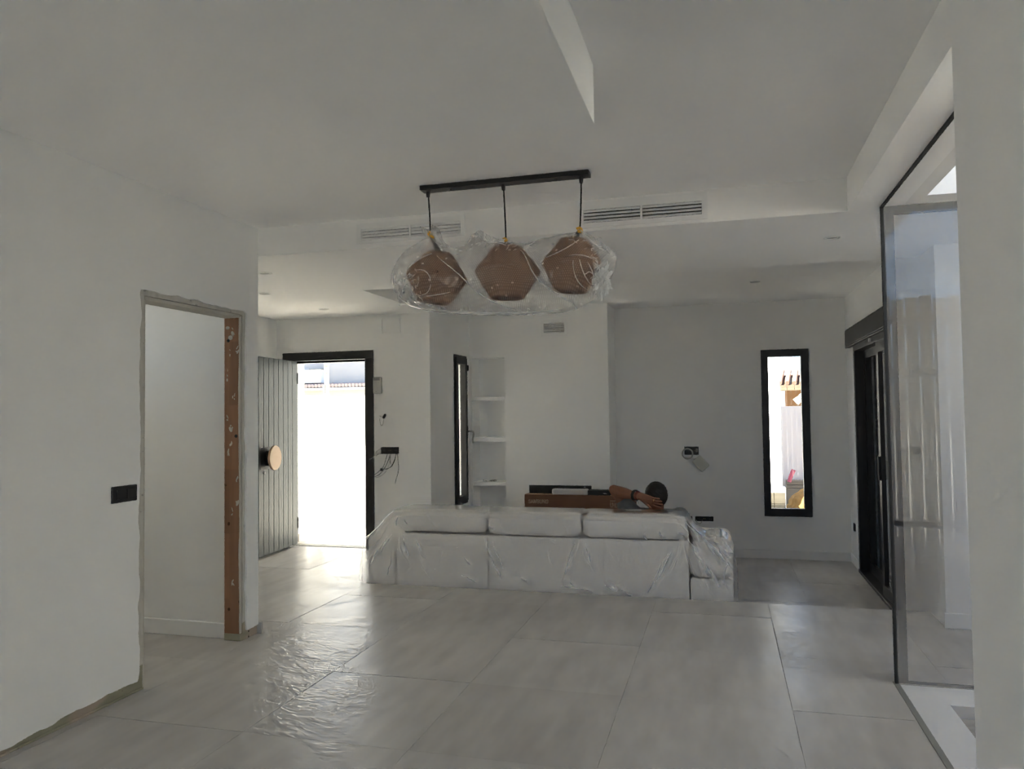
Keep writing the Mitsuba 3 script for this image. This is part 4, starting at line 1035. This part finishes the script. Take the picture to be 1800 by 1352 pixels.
# ------------------------------------------------------------------ person sitting on the sofa, left hand behind the head
mat('skin', {'type': 'principled', 'roughness': 0.5, 'specular': 0.35, 'base_color': mikit.proc(
    lambda p, n, uv: mix((0.20, 0.088, 0.050), (0.25, 0.115, 0.068), fbm(p.x * 20, p.y * 20, p.z * 20, 3)))})
plain('nail', (0.36, 0.21, 0.16), 0.35, 0.5)
mat('hair', {'type': 'bumpmap', 'scale': 1.0, 'tex': mikit.proc(lambda p, n, uv: 0.003 * fbm(p.x * 260, p.y * 260, p.z * 120, 2), eps=0.001),
             'bsdf': {'type': 'principled', 'base_color': rgb(0.010, 0.008, 0.007), 'roughness': 0.55, 'specular': 0.4}})
plain('shirt_grey', (0.165, 0.170, 0.168), 0.9, 0.1)
plain('jeans', (0.06, 0.075, 0.11), 0.9, 0.1)
plain('gold', (0.75, 0.55, 0.25), 0.25, 0.5, 1.0)
plain('red_cord', (0.16, 0.025, 0.025), 0.8, 0.2)


def ball(c, r, s=(1, 1, 1), seg=20):
    return Manifold.sphere(1.0, seg).scale([r * s[0], r * s[1], r * s[2]]).translate([float(q) for q in c])


def limb(*joints):
    """Bones through (point, radius) joints."""
    return [Manifold.batch_hull([ball(a, ra), ball(b, rb)]) for (a, ra), (b, rb) in zip(joints[:-1], joints[1:])]


def body(parts, edge, it):
    m = parts[0]
    for q in parts[1:]:
        m = m + q
    m = tm(m.refine_to_length(edge))
    m.merge_vertices()
    trimesh.smoothing.filter_taubin(m, lamb=0.5, nu=0.53, iterations=it)
    return m


pr = thing('person', 'person in grey t-shirt sitting on the sofa, hand on the back of the head', 'person')
HC = np.array([-0.563, 6.630, 0.733])
HR = np.array([0.083, 0.097, 0.098])


def head_y(x, z, off):
    """The y of the back of the head at (x, z)."""
    k = 1 - ((x - HC[0]) / (HR[0] + 0.013)) ** 2 - ((z - HC[2]) / (HR[2] + 0.013)) ** 2
    return HC[1] - (HR[1] + 0.011) * math.sqrt(max(k, 0.02)) - off


sh_l, sh_r = np.array([-0.775, 6.70, 0.552]), np.array([-0.375, 6.70, 0.548])
el, wr_ = np.array([-0.928, 6.655, 0.768]), np.array([-0.703, 6.528, 0.733])
el_r, wr_r = np.array([-0.315, 6.83, 0.30]), np.array([-0.42, 7.03, 0.235])
P = []
P += [Manifold.sphere(1.0, 40).scale(HR.tolist()).translate(HC.tolist()), ball(HC + [0, 0.035, -0.055], 0.062, (1, 1.1, 1.05)), ball(HC + [0, 0.095, -0.012], 0.018, (0.8, 1.2, 1.3)),
      ball(HC + [-0.03, 0.083, 0.012], 0.014), ball(HC + [0.03, 0.083, 0.012], 0.014), ball(HC + [0, 0.088, -0.055], 0.018, (1.4, 0.8, 0.6))]
for s in (-1, 1):
    P.append(ball(HC + [s * 0.083, 0.004, -0.010], 0.030, (0.38, 0.75, 1.1)))
P += limb((HC + [0, 0.008, -0.06], 0.064), ((-0.572, 6.672, 0.590), 0.063), ((-0.577, 6.70, 0.52), 0.075))
P += [Manifold.batch_hull([ball(sh_l + [0.05, 0.02, -0.03], 0.075), ball(sh_r + [-0.05, 0.02, -0.03], 0.075), ball((-0.70, 6.76, 0.36), 0.10), ball((-0.45, 6.76, 0.36), 0.10)]),
      Manifold.batch_hull([ball((-0.69, 6.77, 0.36), 0.10), ball((-0.46, 6.77, 0.36), 0.10), ball((-0.67, 6.86, 0.25), 0.10), ball((-0.48, 6.86, 0.25), 0.10)])]
P += limb((sh_l, 0.064), (sh_l * 0.45 + el * 0.55, 0.052), (el, 0.043)) + limb((el, 0.043), (el * 0.68 + wr_ * 0.32 + [0, 0, -0.008], 0.050), (wr_ + [-0.02, 0, 0], 0.029))
P += limb((sh_r, 0.064), (sh_r * 0.45 + el_r * 0.55, 0.052), (el_r, 0.043)) + limb((el_r, 0.043), (el_r * 0.68 + wr_r * 0.32, 0.047), (wr_r, 0.028))
# left hand: palm on the head, four fingers spread to the right, thumb below
kn = [(-0.600, 0.723), (-0.592, 0.703), (-0.594, 0.682), (-0.605, 0.663)]          # little finger, ring, middle, index
tips = [(-0.531, 0.712), (-0.516, 0.689), (-0.512, 0.661), (-0.531, 0.637)]
rad = [0.0082, 0.0092, 0.0096, 0.0095]
K = [np.array([x, head_y(x, z, 0.014), z]) for x, z in kn]
P.append(Manifold.batch_hull([ball(wr_ + [0.012, 0, 0.010], 0.021), ball(wr_ + [0.014, 0, -0.016], 0.021)] + [ball(q, 0.0125) for q in K]))
P += limb((wr_ + [-0.02, 0, 0], 0.029), (wr_ + [0.012, 0, -0.002], 0.026))
TIP = []
for q, (tx_, tz_), r in zip(K, tips, rad):
    js = []
    for f_, rr in ((0, 1.2), (0.42, 1.08), (0.74, 1.0), (1.0, 0.86)):
        x, z = q[0] * (1 - f_) + tx_ * f_, q[2] * (1 - f_) + tz_ * f_
        off = 0.011 + (0.006 if f_ == 0.42 else 0.0)
        js.append((np.array([x, head_y(x, z, off) if f_ else q[1], z]), r * rr))
    P += limb(*js)
    TIP.append(js)
th = [np.array([-0.672, wr_[1] + 0.002, 0.704]), np.array([-0.643, 6.528, 0.672]), np.array([-0.620, 6.538, 0.648]), np.array([-0.601, 6.552, 0.630])]
P += limb((th[0], 0.017), (th[1], 0.0125), (th[2], 0.0108), (th[3], 0.0090))
# right hand resting on the thigh
Kr = [wr_r + [0.03 * s, 0.075, -0.005] for s in (-1, -0.35, 0.3, 0.95)]
P.append(Manifold.batch_hull([ball(wr_r + [-0.012, 0.01, 0], 0.020), ball(wr_r + [0.012, 0.01, 0], 0.020)] + [ball(q, 0.0125) for q in Kr]))
for q, L in zip(Kr, (0.062, 0.075, 0.080, 0.070)):
    P += limb((q, 0.0105), (q + [0, L * 0.5, -0.006], 0.0098), (q + [0, L * 0.8, -0.022], 0.0090), (q + [0, L * 0.95, -0.036], 0.0080))
P += limb((wr_r + [-0.018, 0.015, 0], 0.016), (wr_r + [-0.05, 0.05, -0.008], 0.0115), (wr_r + [-0.058, 0.085, -0.018], 0.0098))
LEG = []
for s in (-1, 1):
    hip, knee, ank = np.array([-0.575 + s * 0.10, 6.90, 0.225]), np.array([-0.575 + s * 0.14, 7.33, 0.215]), np.array([-0.575 + s * 0.13, 7.36, -0.215])
    LEG.append((hip, knee, ank))
    P += limb((hip, 0.090), (knee, 0.058)) + limb((knee, 0.058), (knee * 0.65 + ank * 0.35 + [0, -0.012, 0], 0.058), (ank, 0.040)) + limb((ank + [0, 0, -0.02], 0.038), (ank + [s * 0.02, 0.15, -0.045], 0.026))
obj('body', body(P, 0.0065, 8), 'skin', pr, smooth=True)
for js in TIP:
    obj('fingernail', ball(js[-1][0] + [0.001, -js[-1][1] * 0.72, 0], js[-1][1], (0.75, 0.35, 0.62), 12), 'nail', pr, smooth=50)
hb = Manifold.sphere(1.0, 48).scale((HR + 0.011).tolist()).translate((HC + [0, -0.003, 0.003]).tolist())
cut = Manifold.cube([0.4, 0.4, 0.4]).translate([HC[0] - 0.2, HC[1] + 0.045, HC[2] - 0.45]) + Manifold.cube([0.4, 0.5, 0.3]).rotate([-18, 0, 0]).translate([HC[0] - 0.2, HC[1] - 0.25, HC[2] - 0.385])
hm = tm((hb - cut).refine_to_length(0.006))
hm.merge_vertices()
v, n = np.array(hm.vertices), np.array(hm.vertex_normals)
hm.vertices = v + n * (0.007 * (meshkit.fbm(v * 48, 3, 77) - 0.35) + 0.006 * (meshkit.noise(v * 110, 5) - 0.5))[:, None]
obj('hair', hm, 'hair', pr, smooth=50)
C = [Manifold.batch_hull([ball(sh_l + [0.035, 0.02, -0.03], 0.090), ball(sh_r + [-0.035, 0.02, -0.03], 0.090), ball((-0.70, 6.76, 0.36), 0.115), ball((-0.45, 6.76, 0.36), 0.115)]),
     Manifold.batch_hull([ball((-0.69, 6.77, 0.36), 0.115), ball((-0.46, 6.77, 0.36), 0.115), ball((-0.68, 6.85, 0.26), 0.115), ball((-0.47, 6.85, 0.26), 0.115)])]
C += limb((sh_l + [0.02, 0, -0.01], 0.085), (sh_l * 0.58 + el * 0.42, 0.073)) + limb((sh_r, 0.078), (sh_r * 0.55 + el_r * 0.45, 0.070))
sm = body(C, 0.010, 10)
v, n = np.array(sm.vertices), np.array(sm.vertex_normals)
sm.vertices = v + n * (0.007 * (np.abs(2 * meshkit.fbm(v * [16, 16, 9], 3, 61) - 1) - 0.4))[:, None]
obj('t_shirt', sm, 'shirt_grey', pr, smooth=True)
hemc = sh_l * 0.585 + el * 0.415
ax = (el - sh_l) / np.linalg.norm(el - sh_l)
e1 = np.cross(ax, [0, 0, 1.0]); e1 /= np.linalg.norm(e1)
e2 = np.cross(ax, e1)
an = np.linspace(0, 2 * np.pi, 40)
obj('sleeve_hem', tube(hemc - ax * 0.006 + 0.068 * (np.cos(an)[:, None] * e1 + np.sin(an)[:, None] * e2), 0.0065, 6), 'shirt_grey', pr, smooth=True)
J = []
for hip, knee, ank in LEG:
    J += limb((hip, 0.105), (knee, 0.072)) + limb((knee, 0.072), (ank + [0, 0, 0.05], 0.062))
J.append(Manifold.batch_hull([ball((-0.68, 6.86, 0.245), 0.108), ball((-0.47, 6.86, 0.245), 0.108)]))
obj('trousers', body(J, 0.02, 8), 'jeans', pr, smooth=True)
for k, (hip, knee, ank) in enumerate(LEG):
    f_ = ank + [0, 0.05, -0.045]
    obj('shoe', Manifold.batch_hull([rbox(f_[0] - 0.045, f_[0] + 0.045, f_[1] - 0.12, f_[1] + 0.18, ZL + 0.001, ZL + 0.045, 0.02, 10), ball(ank + [0, -0.01, 0.0], 0.052)]), 'charcoal_box', pr, smooth=40)


def band(c, d, r, w, m, name, lab):
    d = np.array(d) / np.linalg.norm(d)
    e1 = np.cross(d, [0, 1.0, 0]); e1 /= np.linalg.norm(e1)
    e2 = np.cross(d, e1)
    ring = c + r * (np.cos(an)[:, None] * e1 + np.sin(an)[:, None] * e2)
    ms = [tube(ring + d * q, 0.0045 if w else 0.003, 6) for q in (np.arange(-w, w + 0.001, 0.006) if w else [0])]
    obj(name, join(*ms), m, pr, smooth=40, label=lab)


dirn = wr_ - el
band(wr_ + 0.14 * (el - wr_), dirn, 0.0405, 0.010, 'dark_rubber', 'wristband', 'dark wristband')
band(wr_ + 0.045 * (el - wr_), dirn, 0.0365, 0, 'red_cord', 'bracelet', 'thin red cord bracelet')
band(wr_ + 0.005 * (el - wr_), dirn, 0.0345, 0, 'red_cord', 'bracelet', 'thin red cord bracelet')
obj('bracelet_tail', join(tube(curve([wr_ + [-0.008, -0.02, -0.028], wr_ + [-0.004, -0.024, -0.05], wr_ + [0.002, -0.022, -0.066]], 8), 0.0022, 6), tube(curve([wr_ + [-0.01, -0.02, -0.028], wr_ + [-0.018, -0.022, -0.045], wr_ + [-0.024, -0.02, -0.058]], 8), 0.0022, 6)), 'cable_black', pr)
a_, b_ = TIP[1][0][0], TIP[1][1][0]
rg = a_ * 0.45 + b_ * 0.55
band(rg, b_ - a_, 0.0112, 0, 'gold', 'ring', 'gold ring')
